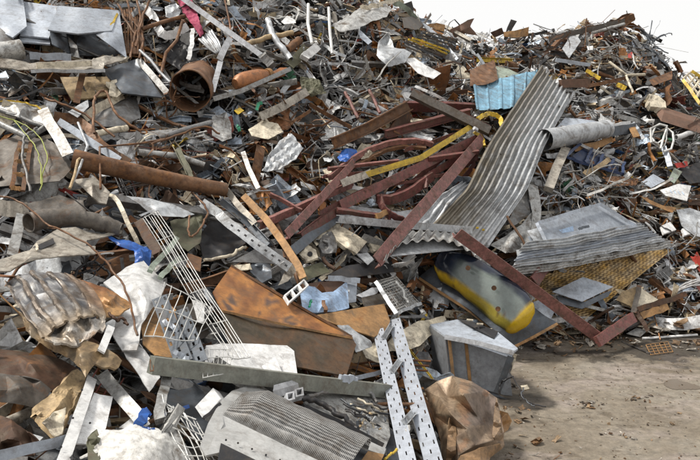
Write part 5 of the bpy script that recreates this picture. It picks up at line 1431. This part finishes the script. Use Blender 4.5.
for k in range(9):
    bar('bar', '', '', 'yellow' if k in (3, 4) else ('slate' if k % 2 else 'burnt'), [(400 + 3 * k, 44 - 1.6 * k, .5), (440 + 2.2 * k, 61 - 2.6 * k, .5)], 1.7, 'box', parent=gr_)
bar('long_edge', '', '', 'bluegrey', [(418,20,.52),(438,36,.52),(458,60,.5)], 3, 'L', parent=gr_)
sheet('dark_flap', 'dark brown flap above the bar grate', 'flap', 'burnt', [(402,18,.4),(416,16,.42),(424,24,.42),(418,30,.42),(404,28,.42)], amp=.01)
sheet('rusty_piece', 'rusty orange cap piece on the skyline left of the crest', 'cap', 'rust_orange', [(427,25,.5),(436,23,.5),(445,25,.5),(444,32,.55),(436,30,.55)], amp=.015)
sheet('brown_hood', 'brown bent hood on the skyline', 'hood', 'brownbox', [(450,30,.5),(460,25,.52),(468,20,.52),(474,19,.52),(470,27,.55),(478,36,.52),(466,34,.58),(455,38,.55)], amp=.025, inner=[(462,31,.66)])
sheet('orange_plate', 'yellow-orange plate on the skyline middle', 'plate', 'rust_orange', [(503,32,.5),(514,31,.5),(529,27,.5),(528,36,.52),(516,38,.54),(504,37,.54)], amp=.012)
sheet('orange_plate', 'small dark rusty lump left of the yellow-orange plate', 'lump', 'rust_dark', [(490,33,.5),(502,28,.5),(504,34,.52),(494,38,.52)], amp=.02)
bar('crest_beam', 'long brown-grey beam on the right skyline', 'beam', 'burnt', [(548,39,.5),(624,21,.5)], 5, 'L', h=4)
bar('crest_beam', 'pale pole just under the skyline beam', 'pole', 'galv_dirty', [(592,33,.6),(624,24,.58)], 3, 'rod')
sheet('white_board', 'white square panel below the right skyline', 'panel', 'galv', [(562,49,.6),(573,32,.55),(581,41,.58),(569,58,.64)], amp=.012, thick=.012)
bar('rusty_beam', 'rusty beam end right of the corrugated top', 'beam', 'brownbox', [(560,84,.6),(589,83,.6)], 8, 'box', h=5)
bar('rusty_beam', 'thin rusty beam running right from the rusty beam end', 'beam', 'rust', [(588,86,.55),(626,78,.55)], 3.5, 'L')
sheet('rust_plate', 'rusty brown plate near the right skyline slope', 'plate', 'rust', [(649,80,.5),(672,71,.48),(672,79,.52),(653,86,.54)], amp=.012)
bar('pale_branch', 'pale forked pipe on the right slope', 'pipe', 'cream', [(609,62,.6),(626,75,.62),(645,75,.6)], 2.8, 'rod')
bar('pale_branch', 'pale pipe continuing down from the forked pipe', 'pipe', 'cream', [(626,75,.62),(633,93,.62)], 2.4, 'rod')
bar('pale_rail', 'pale rail below the white square panel', 'rail', 'bluegrey', [(556,60,.55),(590,65,.55)], 3.5, 'box')
bar('yellow_scrap', 'small yellow strip left of the forked pipe', 'strip', 'yellow', [(586,70,.6),(600,78,.6)], 3.5)
bar('yellow_scrap', 'small yellow stub below the thin rusty beam', 'stub', 'yellow', [(617,84,.55),(626,89,.55)], 4.5)
sheet('red_scrap', 'tiny red scrap in the tangle on the right slope', 'scrap', 'red', [(628,54,.6),(632,52,.6),(632,58,.6),(628,58,.6)], amp=.01)
sheet('white_chip', 'white chip right of the white square panel', 'chip', 'white', [(587,46,.55),(593,46,.55),(593,50,.55),(588,50,.55)], amp=.01)
sheet('foil', 'crumpled silver ribbed sheet above the pink-red beams', 'sheet', 'galv', [(262,172,.42),(268,158,.45),(280,142,.46),(290,134,.45),(303,150,.48),(296,160,.5),(280,171,.5)], amp=.04, freq=4, corr=(.9, 7, .03), step=2.5)
sheet('foil', 'dull grey torn sheet right of the grey tube', 'sheet', 'galv_dirty', [(212,118,.42),(226,113,.44),(231,124,.46),(232,138,.48),(222,142,.48),(212,136,.46)], amp=.03)
sheet('yellow_foil', 'cream-yellow flat scrap with a wire over it', 'scrap', 'cream', [(248,130,.36),(262,121,.38),(278,124,.4),(283,132,.42),(268,140,.42),(252,136,.4)], amp=.02)
bar('blue_white_bar', 'blue-white bar standing below the silver ribbed sheet', 'bar', 'galv_dirty', [(243,153,.6),(249,170,.6),(258,190,.58)], 4.5, 'L', h=3)
bar('grey_tube', 'grey tube above the thick rusty pipe right half', 'tube', 'steel', [(158,138,.5),(185,130,.52),(211,123,.5)], 5, 'pipe')
bar('grey_tube', 'pale tube under the grey tube near the thick pipe', 'tube', 'galv_dirty', [(138,152,.42),(178,156,.44),(204,165,.42)], 6, 'pipe')
bar('dark_channel', 'short dark channel standing over the pale tube', 'channel', 'olive', [(177,147,.62),(190,176,.62)], 6, 'C', h=5)
bar('rusty_wire', 'rusty wire running along the grey tube', 'wire', 'rust', [(150,145,.56),(180,134,.58),(205,127,.58),(220,134,.55)], 2, 'rod', sm=True)
sheet('yellow_scrap', 'small bright yellow scrap in the upper middle', 'scrap', 'yellow', [(234,111,.5),(240,108,.5),(244,111,.5),(238,115,.5)], amp=.01)
for k, pl_ in enumerate([[(257,110),(258,104),(262,103)],[(236,125),(240,129),(238,131)]]):
    bar('green_scrap', ['green plastic strap near the yellow scrap', 'small green strap below the yellow scrap'][k], 'strap', 'green', [(*p, .5) for p in pl_], 3, sm=True)
bar('white_tall_rod', 'tall thin white rod in the upper middle', 'rod', 'wirewhite', [(308,4,.6),(308,24,.62),(312,44,.62)], 3.2, 'rod')
bar('white_tall_rod', 'second tall white rod right of the first', 'rod', 'wirewhite', [(329,8,.6),(330,30,.62),(332,54,.62)], 3, 'rod')
bar('white_block', 'white bar block in the upper middle', 'block', 'white', [(304,58,.6),(317,47,.6)], 8, 'box', h=5)
bar('grey_plank', 'grey-green plank beside the white bar block', 'plank', 'olive', [(290,66,.5),(306,48,.52)], 9, 'flat')
sheet('white_triangle', 'white curved triangle near the top middle', 'scrap', 'white', [(281,22,.5),(287,16,.5),(295,20,.5),(296,23,.52),(284,24,.52)], amp=.01)
bar('white_curve', 'white curved tube end in the upper middle', 'tube', 'galv', [(268,20,.5),(272,34,.55),(282,48,.56),(291,60,.55)], 6, 'pipe', sm=True)
bar('brown_branch', 'split brown plank left of the white curved tube', 'plank', 'tan', [(246,44,.5),(270,37,.55),(292,33,.5)], 5, 'rod', sm=True)
bar('rust_spring', 'short rusty coil right of the white curved tube', 'coil', 'rust', [(287,50,.5),(300,40,.5)], 8, 'rod')
bar('grey_plank', 'broad grey-cream plank slanting at the centre top', 'plank', 'beige', [(258,117,.5),(280,108,.52),(306,92,.5)], 8, 'L', h=5)
sheet('dark_net', 'dark green-grey netting patch in the upper middle', 'netting', 'olive', [(300,78,.4),(318,80,.42),(326,94,.44),(312,98,.44),(302,92,.42)], amp=.05, freq=8)
sheet('black_mass', 'black rubber mass in the hollow above the drum', 'rubber', 'dark', [(160,35,.15),(178,30,.15),(196,45,.18),(198,66,.2),(180,72,.2),(164,60,.18)], amp=.05, freq=5)

# ---- tangles of wire
def nest(label, px, py, rx, ry, n, r, mat, off=.35, curl=.28):
    """a tangle of springy wire: one knotted thing"""
    V, F, n0 = [], [], 0
    for k in range(n):
        x, y = px + random.gauss(0, rx * .4), py + random.gauss(0, ry * .4)
        P = [W((x, y), off + random.uniform(-.08, .1))]
        d = nrm([random.gauss(0, 1), random.gauss(0, .5), random.gauss(0, .6)])
        ax = nrm([random.gauss(0, 1) for _ in range(3)])
        st = mp(max(rx, ry), (px, py)) * .22
        cu = curl * random.choice([.2, .6, 1, 2.2])
        for q in range(random.randint(4, 9)):
            d = nrm(d + np.cross(ax, d) * cu * random.uniform(.3, 1.0) + np.array([random.gauss(0, .16) for _ in range(3)]) + (np.array([random.gauss(0, .8) for _ in range(3)]) if random.random() < .12 else 0))
            P.append(P[-1] + d * st)
        rr = r * random.uniform(.4, 1.3)
        v, f = sweep(np.array(P), circ(rr, 5) if random.random() < .45 else profile('flat', rr * 4, rr * .6, 1), face=(.2, .1, 1), roll=random.uniform(0, 3))
        V.append(v); F += [tuple(i + n0 for i in g) for g in f]; n0 += len(v)
    tag(mk('wire_tangle', np.concatenate(V), F, mat, None, True), label, 'wire tangle', 'wire tangles')
nest('rusty wire tangle right above the thick rusty pipe', 150, 160, 22, 8, 16, .005, 'rust')
nest('grey wire tangle above the panel stack', 590, 190, 34, 10, 22, .008, 'galv_dirty', .3)
nest('dull grey strip tangle left of the hand-marked plate', 628, 196, 22, 9, 14, .008, 'steel', .28)
nest('silver offcut tangle at the foot of the corrugated sheet', 556, 196, 16, 10, 18, .010, 'alum', .3)
nest('dark wire tangle on the right skyline', 650, 46, 20, 9, 18, .009, 'slate', .2)
nest('pale wire tangle under the right skyline beam', 612, 52, 22, 12, 20, .012, 'galv_dirty', .4)
nest('grey wire tangle right of the twisted white frame', 690, 150, 14, 10, 16, .010, 'steel', .35)
nest('dirty grey curl tangle at the right edge by the cartons', 680, 244, 18, 9, 14, .008, 'galv_dirty', .22)
nest('thin dark wire tangle under the beige torn panel', 88, 268, 18, 8, 16, .005, 'dark', .4)
nest('rusty wire tangle in front of the drum mouth', 172, 100, 20, 9, 12, .006, 'rust', .55)
nest('grey wire tangle in the upper middle of the heap', 338, 60, 26, 14, 20, .009, 'galv', .4)
nest('rusty wire tangle left of the upper I-beam', 300, 120, 18, 12, 14, .008, 'rust', .4)
nest('brown rod tangle on the crest left of the skyline beam', 540, 54, 20, 8, 12, .009, 'rust_dark', .3)
nest('white wire tangle at the top near the tall rods', 300, 12, 18, 8, 12, .008, 'wirewhite', .45)
nest('grey wire tangle left of the grate on the crest', 372, 84, 20, 10, 16, .009, 'galv_dirty', .4)

# ================================================================ loose scrap between the big things
# nearest placed surface along each sight line, so loose pieces lie round and under the big ones
CW, CH, CS = 320, 200, 3.0
OX, OY = -130.0, -60.0
ZB = np.full((CW, CH), 1e9)
for V, F in HERO:
    V = np.asarray(V)
    S = [V]
    idx = [(f[k], f[(k + 1) % len(f)]) for f in F for k in range(len(f))]
    if idx and len(F) < 6000:
        idx = np.array(idx)
        a, b = V[idx[:, 0]], V[idx[:, 1]]
        L = np.linalg.norm(b - a, axis=1)
        for s in np.linspace(.08, .92, 12):
            S.append(a[L > .03] * (1 - s) + b[L > .03] * s)
    Q = np.array([f[:4] for f in F if 4 <= len(f) < 9] + [(f[0], f[1], f[2], f[2]) for f in F if len(f) == 3])
    if len(Q):
        c = V[Q]
        c = c[np.linalg.norm(c[:, 0] - c[:, 2], axis=1) > .05]
        if len(c):
            for _u in np.linspace(.1, .9, 6):
                for _v in np.linspace(.1, .9, 6):
                    S.append(c[:, 0] * (1 - _u) * (1 - _v) + c[:, 1] * _u * (1 - _v) + c[:, 2] * _u * _v + c[:, 3] * (1 - _u) * _v)
    S = np.concatenate(S)
    x, y, d = project(S)
    i, j = ((x - OX) / CS).astype(int), ((y - OY) / CS).astype(int)
    ok = (i >= 0) & (i < CW) & (j >= 0) & (j < CH) & (d > 0)
    np.minimum.at(ZB, (i[ok], j[ok]), d[ok])

def clear(V, margin=.03, frac=.06):
    x, y, d = project(V)
    i, j = np.clip(((x - OX) / CS).astype(int), 0, CW - 1), np.clip(((y - OY) / CS).astype(int), 0, CH - 1)
    return np.mean(d < ZB[i, j] + margin) <= frac if (ZB[i, j] < 1e8).any() else True
def blocked(V):
    if len(V) > 40:
        V = V[::len(V) // 24]
    x, y, d = project(V)
    i, j = np.clip(((x - OX) / CS).astype(int), 0, CW - 1), np.clip(((y - OY) / CS).astype(int), 0, CH - 1)
    z = ZB[i, j]
    return np.mean((z < 1e8) & (d < z + .03))

def tang(x, y):
    return NG[min(max(int((x - GX0) / GS + .5), 0), len(_gx) - 1), min(max(int((y - GY0) / GS + .5), 0), len(_gy) - 1)]
_dx, _dy = np.gradient(HG, GS)
NG = np.stack([-_dx, -_dy, np.ones_like(HG)], -1)
NG /= np.linalg.norm(NG, axis=-1, keepdims=True)
def tang_exact(x, y):
    e = .25
    hx = (height(x + e, y) - height(x - e, y)) / (2 * e)
    hy = (height(x, y + e) - height(x, y - e)) / (2 * e)
    return nrm((-float(hx), -float(hy), 1.0))

def basis(x, y, tilt=.45, spread=.75):
    n = tang(x, y)
    n = nrm(n + np.array([random.gauss(0, tilt) for _ in range(3)]))
    a = mnoise.noise(Vector((x * .55, y * .55, 4.2))) * 4.5 + random.gauss(0, spread)
    if random.random() < .25:
        a = random.uniform(0, math.pi)
    t = np.array((math.cos(a), math.sin(a) * .8, 0))
    t = nrm(t - n * (t @ n))
    return t, np.cross(n, t), n

def piece(kind, L, low=False):
    """one loose piece in its own space: x along its length, z off the heap"""
    R = random.random
    if kind == 'rod':
        n = random.choice([2, 3, 4, 5])
        P = [np.array((0., 0, 0))]
        d = np.array((1., 0, 0)); bend = random.choice([.08, .3, .7])
        for k in range(n):
            d = nrm(d + np.array((random.gauss(0, bend * .6), random.gauss(0, bend), random.gauss(0, bend * .7))))
            P.append(P[-1] + d * L / n)
        P = np.array(P) - np.mean(P, 0)
        if bend > .2 and len(P) > 2:
            P = smooth_path(P, 2 if low else 4)
        r = random.choice([.004, .006, .006, .009, .013]) * (1 if L > .4 else .8)
        return sweep(P, circ(r, 4 if low else 7), face=(.1, .2, 1))
    if kind == 'strip':
        n = 4 if low else 8
        w = L * random.choice([.035, .06, .09, .13, .2]) * random.uniform(.8, 1.2) + .008
        c, tw, z0 = random.gauss(0, .25) * L, random.gauss(0, .8), random.gauss(0, .5)
        V = []
        kink = random.uniform(.3, .7); ka = random.gauss(0, .5)
        for k in range(n + 1):
            s = k / n
            x = (s - .5) * L
            z = c * (1 - (2 * s - 1) ** 2) + (max(0, s - kink) * ka * L)
            a = tw * (s - .5) * 2 + z0
            y0 = .05 * L * math.sin(s * 5 + z0)
            for q in (-1, 1):
                V.append((x, y0 + q * w / 2 * math.cos(a), z + q * w / 2 * math.sin(a)))
        return solid(np.array(V), grid_faces(n, 1), .004)
    if kind == 'channel':
        w = random.uniform(.03, .095)
        P = [np.array((-L / 2, 0, 0)), np.array((random.uniform(-.1, .1) * L, random.gauss(0, .06) * L, random.gauss(0, .05) * L)), np.array((L / 2, 0, 0))]
        return sweep(np.array(P), profile(random.choice('LLUCI'), w, w * random.uniform(.5, 1), .006), face=(.0, .3, 1), roll=random.uniform(-2, 2))
    if kind == 'shard':
        n = 5 if low else 9
        w = L * random.uniform(.3, .9)
        V, cols = [], random.uniform(0, 50)
        folds = [(random.uniform(0, 6.28), random.uniform(-.3, .3), random.gauss(0, .55)) for _ in range(3)]
        for i in range(n + 1):
            for j in range(n + 1):
                u, v = i / n - .5, j / n - .5
                e = 1 + .45 * mnoise.noise(Vector((math.atan2(v, u) * 1.6, cols, 1)))
                z = .10 * L * mnoise.noise(Vector((u * 3.4, v * 3.4, cols)))
                for (a, c, k) in folds:
                    z += max(0, u * math.cos(a) + v * math.sin(a) - c) * k * L
                V.append((u * L * e, v * w * e, z))
        return solid(np.array(V), grid_faces(n, n), .004)
    if kind == 'pipe':
        r = random.uniform(.012, .04) * (1 if L > .35 else .6)
        b = random.gauss(0, .04) * L
        return pipe(np.array([(-L / 2, 0, 0), (-L / 6, b, b * .5), (L / 6, b, b), (L / 2, 0, 0)]), r, r * random.uniform(.85, 1), r * .16, 6 if low else 10, face=(0, .2, 1), jitter=.1)
    # crushed can or casing
    a, b, c = L, L * random.uniform(.4, .8), L * random.uniform(.2, .5)
    V = []
    F = []
    n = 3
    vid = {}
    for ax in range(3):
        for sgn in (0, 1):
            for i in range(n):
                for j in range(n):
                    q = []
                    for (ii_, jj_) in ((i, j), (i + 1, j), (i + 1, j + 1), (i, j + 1)):
                        p = [0, 0, 0]; p[ax] = sgn * n; p[(ax + 1) % 3] = ii_; p[(ax + 2) % 3] = jj_
                        p = tuple(p)
                        if p not in vid:
                            vid[p] = len(V); V.append([p[0] / n - .5, p[1] / n - .5, p[2] / n - .5])
                        q.append(vid[p])
                    if not (ax == 2 and sgn == 1 and random.random() < .3):
                        F.append(tuple(q) if sgn else tuple(reversed(q)))
    V = np.array(V) * (a, b, c)
    s = random.uniform(0, 90)
    for i in range(len(V)):
        V[i] += np.array(mnoise.noise_vector(Vector((V[i][0] / L * 2.2 + s, V[i][1] / L * 2.2, V[i][2] / L * 2.2)))) * L * .2
    return V, F

PAL = [((.62, .63, .64), 21), ((.47, .48, .49), 12), ((.74, .74, .73), 19), ((.26, .26, .265), 8), ((.085, .085, .09), 11), ((.025, .025, .025), 14), ((.23, .092, .032), 13), ((.40, .175, .05), 13),
       ((.09, .045, .024), 7), ((.56, .46, .31), 7), ((.38, .28, .17), 5), ((.70, .62, .48), 7), ((.24, .07, .055), 2.5), ((.42, .50, .60), 8), ((.6, .42, .05), .7), ((.05, .16, .42), .6), ((.1, .28, .17), .3), ((.5, .07, .05), .3)]  # extra near-black weights put the gaps' shade into the piece colours
_cw = np.cumsum([p[1] for p in PAL]); _cw = _cw / _cw[-1]
def pick_color(x, y):
    n = mnoise.noise(Vector((x * .7, y * .7, 12)))          # rusty quarters and grey quarters of the heap
    for _ in range(3):
        c = PAL[int(np.searchsorted(_cw, random.random()))][0]
        rusty = c[0] > c[2] * 1.45
        if (rusty and n < -.12) or (not rusty and n > .25):
            if random.random() < .6:
                continue
        break
    k = random.uniform(.75, 1.2)
    return tuple(min(.85, v * k) for v in c)

DM = np.zeros((118, 68))
for _i in range(118):
    for _j in range(68):
        _r = depth(_i * 8 - 116, _j * 8 - 48)
        _p = A(_i * 8 - 116, _j * 8 - 48, _r)
        DM[_i, _j] = _r if abs(_p[2] - max(0, float(height(_p[0], _p[1])))) < .12 else -1

def heap_point(inframe):
    while True:
        if inframe:
            px, py = random.uniform(-120, 820), random.uniform(-50, 480)
            fx, fy = (px + 120) / 8, (py + 52) / 8
            r = DM[int(fx), int(fy)]
            if r <= 0: continue
            p = A(px, py, r)
            p[2] = float(height(p[0], p[1]))
            if p[2] < .04:
                continue
            return p
        x, y = random.uniform(-7.5, 11), random.uniform(2.2, 18)
        h = float(height(x, y))
        if h > .06:
            return np.array((x, y, h))

TPL = {}
def template(kind, L):
    if kind not in TPL:
        lo, hi = {'rod': (.2, 1.1), 'strip': (.14, .7), 'channel': (.2, .8), 'pipe': (.16, .6), 'shard': (.12, .42), 'can': (.08, .2)}[kind]
        TPL[kind] = [(l, *piece(kind, l, True)) for l in np.linspace(lo * .9, hi * 1.05, 150)]
    T = TPL[kind]
    k = int(np.searchsorted([t[0] for t in T], L)) + random.randint(-9, 9)
    l, V, F = T[max(0, min(len(T) - 1, k))]
    s = np.array((L / l, random.choice((-1, 1)) * random.uniform(.9, 1.2), random.choice((-1, 1)) * random.uniform(.8, 1.2)))
    V = V * s
    return V, (F if s[1] * s[2] > 0 else [f[::-1] for f in F])

def drop(kind, L, low, inframe, lift, tries=5, strict=True):
    for _ in range(tries):
        p = heap_point(inframe)
        if low and p[1] < 7.2 and p[2] > .25 and random.random() < .62:      # close by, the big pieces leave open hollows
            return None
        V, F = template(kind, L) if low else piece(kind, L, low)
        if low and p[1] < 7.6:
            lift = (-.3, .0)
        t, b, n = basis(p[0], p[1], .5 if kind == 'rod' else .42)
        for dz in (random.uniform(*lift), random.uniform(-.16, 0), -.26):
            Wd = p + n * dz * 1 + V[:, :1] * t + V[:, 1:2] * b + V[:, 2:3] * n
            # nothing sinks below the floor
            if Wd[:, 2].min() < -.01:
                Wd = Wd + np.array((0, 0, -.01 - Wd[:, 2].min()))
            if blocked(Wd) <= (.0 if strict else .08):
                return Wd, F, p, (t, b, n)
    return None

# ---- the larger loose pieces: each a thing of its own
LM = [('open grey cabinet', 90, 35), ('broken grey pipe', 15, 50), ('dark tilted panel', 132, 78), ('thick rusty pipe', 150, 175), ('mottled burnt sheet', 30, 160), ('crushed ribbed hood', 60, 310),
      ('curved burnt tube', 75, 220), ('beige torn panel', 60, 245), ('white crumpled panel', 140, 295), ('white folded profile', 85, 420), ('foam block', 140, 445), ('dark perforated tray', 180, 330),
      ('narrow wire rack', 195, 285), ('perforated cabinet', 290, 425), ('cable ladder', 408, 400), ('crumpled brown sheet', 468, 420), ('appliance box', 470, 355), ('dark tub', 490, 290), ('rusty bin', 285, 315),
      ('blue housing', 326, 298), ('grey grate', 398, 294), ('slotted channel', 250, 238), ('cream engine cover', 350, 240), ('yellow bar', 425, 155), ('broad T beam', 428, 200), ('pink-red crossing beam', 318, 200),
      ('upper rusty I-beam', 370, 125), ('big corrugated sheet', 520, 140), ('sky blue sheet', 505, 92), ('square rusty sheet', 483, 73), ('metal duct', 575, 135), ('dark blue rack', 597, 160),
      ('panel stack', 590, 240), ('orange stepped sheet', 620, 280), ('tan folded board', 640, 305), ('white hand-marked plate', 676, 192), ('brown steel box', 682, 122), ('twisted white frame', 662, 138),
      ('rusty drum', 190, 88), ('orange bottle', 252, 80), ('silver pole', 225, 30), ('pink cloth', 192, 15), ('silver ribbed sheet', 283, 155), ('white tall rods', 318, 30), ('grey crushed sheet', 360, 20),
      ('white crumpled sheet up the slope', 393, 55), ('bar grate', 430, 45), ('brown skyline hood', 465, 28), ('yellow-orange skyline plate', 516, 33), ('skyline beam', 590, 30), ('white square panel', 571, 45),
      ('forked pale pipe', 625, 72), ('rusty plate by the skyline', 660, 78), ('yellow lattice', 694, 88), ('right edge grey sheet', 692, 222), ('dark grey upper channel', 450, 110), ('black hollow panel', 222, 236)]
used_labels = {o.get('label') for o in bpy.data.objects if o.get('label')}
MIX = {'rod': [('rust', 5, 'rusty brown'), ('galv', 2, 'pale grey'), ('steel', 2, 'dull grey'), ('wirewhite', 3, 'whitish'), ('rust_orange', 1, 'orange rusty')],
       'strip': [('galv', 5, 'light grey'), ('alum', 3, 'silvery'), ('white', 3, 'white'), ('rust', 2, 'rusty'), ('cream', 2, 'cream'), ('steel', 2, 'dull grey'), ('bluegrey', 2, 'blue-grey')],
       'channel': [('galv_dirty', 4, 'dirty grey'), ('rust', 5, 'rusty'), ('steel', 2, 'dark grey'), ('beige', 2, 'beige'), ('slate', 2, 'slate grey')],
       'shard': [('galv_dirty', 4, 'dirty grey'), ('galv', 3, 'light grey'), ('white', 3, 'white'), ('rust', 2, 'rusty'), ('burnt', 2, 'burnt brown'), ('cream', 2, 'cream'), ('steel', 2, 'dull grey'), ('slate', 1, 'slate grey')],
       'pipe': [('galv_dirty', 3, 'dirty grey'), ('steel', 2, 'dull grey'), ('rust', 3, 'rusty'), ('beige', 1, 'beige')],
       'can': [('galv_dirty', 3, 'dirty grey'), ('rust', 2, 'rusty'), ('cream', 1, 'cream'), ('slate', 2, 'slate grey'), ('burnt', 2, 'burnt brown')]}
NOUN = {'rod': ('scrap_rod', ['rod', 'bar', 'wire'], 'loose rods and wires'), 'strip': ('metal_strip', ['strip', 'ribbon', 'band'], 'loose metal strips'), 'channel': ('metal_profile', ['profile', 'angle', 'rail'], 'loose folded profiles'),
        'shard': ('sheet_scrap', ['torn sheet', 'crumpled sheet', 'bent plate'], 'torn sheet pieces'), 'pipe': ('scrap_pipe', ['pipe', 'tube', 'hollow tube'], 'loose pipes'), 'can': ('crushed_casing', ['crushed casing', 'dented casing', 'crushed box'], 'crushed casings')}
def label_for(kind, colour, L, px, py):
    near = sorted(LM, key=lambda l: (l[1] - px) ** 2 + (l[2] - py) ** 2)
    size = 'long' if L > .75 else ('short' if L < .45 else '')
    for l in near[:9]:
        dx, dy = px - l[1], py - l[2]
        rel = ('above' if dy < 0 else 'below') if abs(dy) > abs(dx) else ('left of' if dx < 0 else 'right of')
        rel2 = ('upper ' if dy < 0 else 'lower ') + ('left of' if dx < 0 else 'right of')
        for noun in NOUN[kind][1]:
            for r_ in ('close ' + rel if math.hypot(dx, dy) < 30 else rel, 'to the ' + rel2):
                s = ' '.join(f'{size} {colour} {noun} lying {r_} the {l[0]}'.split())
                if s not in used_labels and len(s.split()) <= 15:
                    used_labels.add(s)
                    return s
    return None
made = 0
for kind, count, lo, hi in (('strip', 120, .3, 1.1), ('rod', 140, .5, 1.7), ('channel', 120, .5, 1.6), ('shard', 110, .2, .55), ('pipe', 80, .4, 1.4), ('can', 55, .18, .38)):
    ws_ = [m_[1] for m_ in MIX[kind]]
    for _ in range(count):
        L = random.uniform(lo, hi)
        r = drop(kind, L, False, True, (.02, .22), tries=14)
        if r is None:
            continue
        Wd, F, p, bs_ = r
        px, py, _d = project(p)
        if not (-10 < px < 710 and -10 < py < 470):
            continue
        mat, _w, cname = random.choices(MIX[kind], ws_)[0]
        lab = label_for(kind, cname, L, px, py)
        if lab is None:
            continue
        o = mk(NOUN[kind][0], Wd, F, mat, None, {'rod': 60, 'pipe': 55, 'shard': True}.get(kind, False), hero=False)
        tag(o, lab, NOUN[kind][1][0].split()[-1], NOUN[kind][2])
        made += 1
print('LOOSE', made)

# ---- the countless small rest
def mass(name, label, specs, mat='mixed', colf=pick_color, inframe=.72):
    VV, FF, CC, n0 = [], [], [], 0
    for kind, count, lo, hi, lift in specs:
        for _ in range(count):
            L = lo + (hi - lo) * random.random() ** 1.6
            r = drop(kind, L, True, random.random() < inframe, lift, tries=2)
            if r is None:
                continue
            Wd, F, p, bs_ = r
            reps = 1
            c = colf(p[0], p[1])
            if kind in ('rod', 'strip') and random.random() < .12:
                reps = random.choice([2, 3, 4])             # sheaves of alike offcuts
            for q in range(reps):
                sh = bs_[1] * (q * random.uniform(.03, .07)) + bs_[0] * random.uniform(-.08, .08) * (q > 0) + bs_[2] * random.uniform(-.02, .03) * (q > 0)
                W2 = Wd + sh
                if q and blocked(W2) > 0:
                    continue
                VV.append(W2); FF += [tuple(i + n0 for i in f) for f in F]
                k = random.uniform(.85, 1.1)
                CC.append(np.tile(np.array(c) * k, (len(W2), 1))); n0 += len(W2)
    o = mk(name, np.concatenate(VV), FF, mat, None, False, colors=np.concatenate(CC), hero=False, center=(0, 0, 0))
    o['kind'] = 'stuff'; o['label'] = label; o['category'] = 'scrap'
    print(name, len(FF))
mass('scrap_rods', 'countless small rods and wires filling the heap', [('rod', 4300, .2, 1.1, (-.12, .22))])
mass('scrap_strips', 'countless small strips and offcuts filling the heap', [('strip', 4400, .14, .7, (-.2, .16)), ('strip', 3400, .12, .36, (-.05, .2)), ('channel', 3300, .2, .8, (-.16, .2)), ('pipe', 800, .16, .6, (-.16, .12))])
mass('scrap_shards', 'countless small torn sheet pieces filling the heap', [('shard', 2600, .12, .42, (-.24, .14)), ('shard', 1300, .1, .22, (-.1, .2)), ('can', 700, .08, .2, (-.2, .08))])

# ---- chips on the floor at the heap's foot
CHIP = [(.20, .11, .05), (.13, .07, .035), (.3, .2, .11), (.35, .32, .28), (.08, .06, .045), (.24, .15, .08), (.5, .46, .4)]
VV, FF, CC, n0 = [], [], [], 0
def chip(x, y, z, s):
    global n0
    V, F = piece(random.choice(['strip', 'shard', 'strip', 'can']), s, True)
    a = random.uniform(0, 6.28); t = np.array((math.cos(a), math.sin(a), random.gauss(0, .15))); n = nrm((random.gauss(0, .3), random.gauss(0, .3), 1))
    b = nrm(np.cross(n, t)); t = np.cross(b, n)
    Wd = np.array((x, y, 0)) + V[:, :1] * t + V[:, 1:2] * b + V[:, 2:3] * n * .5
    Wd[:, 2] += z - Wd[:, 2].min()
    if blocked(Wd) > 0: return
    VV.append(Wd); FF.extend(tuple(i + n0 for i in f) for f in F)
    CC.append(np.tile(np.array(random.choice(CHIP)) * random.uniform(.7, 1.2), (len(Wd), 1))); n0 += len(Wd)
for _ in range(2600):
    x = random.uniform(2.0, 8.0); f = random.random() ** 1.3
    y = 8.55 + f * 2.2 + .15 * math.sin(x * 3)
    chip(x, y, max(0, float(height(x, y)) - .12) + random.random() * .1, random.uniform(.04, .22))
for _ in range(600):
    x = random.uniform(1.6, 7.5); y = 8.6 - abs(random.gauss(0, .3)); chip(x, y, .0, random.uniform(.02, .11))
for _ in range(1500):
    x = random.uniform(.9, 7); y = random.uniform(4.0, 8.5); chip(x, y, .0, random.uniform(.006, .02) if random.random() < .93 else random.uniform(.02, .05))
for _ in range(70):
    s = random.random(); x = 1.35 + random.gauss(0, .16) ; y = 5 + 3.4 * s; chip(x, y, .0, random.uniform(.02, .09))
for (cx, cy, k) in ((586, 405, 26), (640, 399, 12), (604, 433, 5), (628, 437, 5)):
    for _ in range(k):
        r = ray(cx + random.gauss(0, 7), cy + random.gauss(0, 2)); P = CAMP + r * (-CAM_Z / r[2]); chip(P[0], P[1], 0, random.uniform(.02, .05))
o = mk('scrap_chips', np.concatenate(VV), FF, 'mixed', None, False, colors=np.concatenate(CC), hero=False, center=(0, 0, 0))
o['kind'] = 'stuff'; o['label'] = 'rusty chips and crumbs littering the foot of the heap'; o['category'] = 'chips'
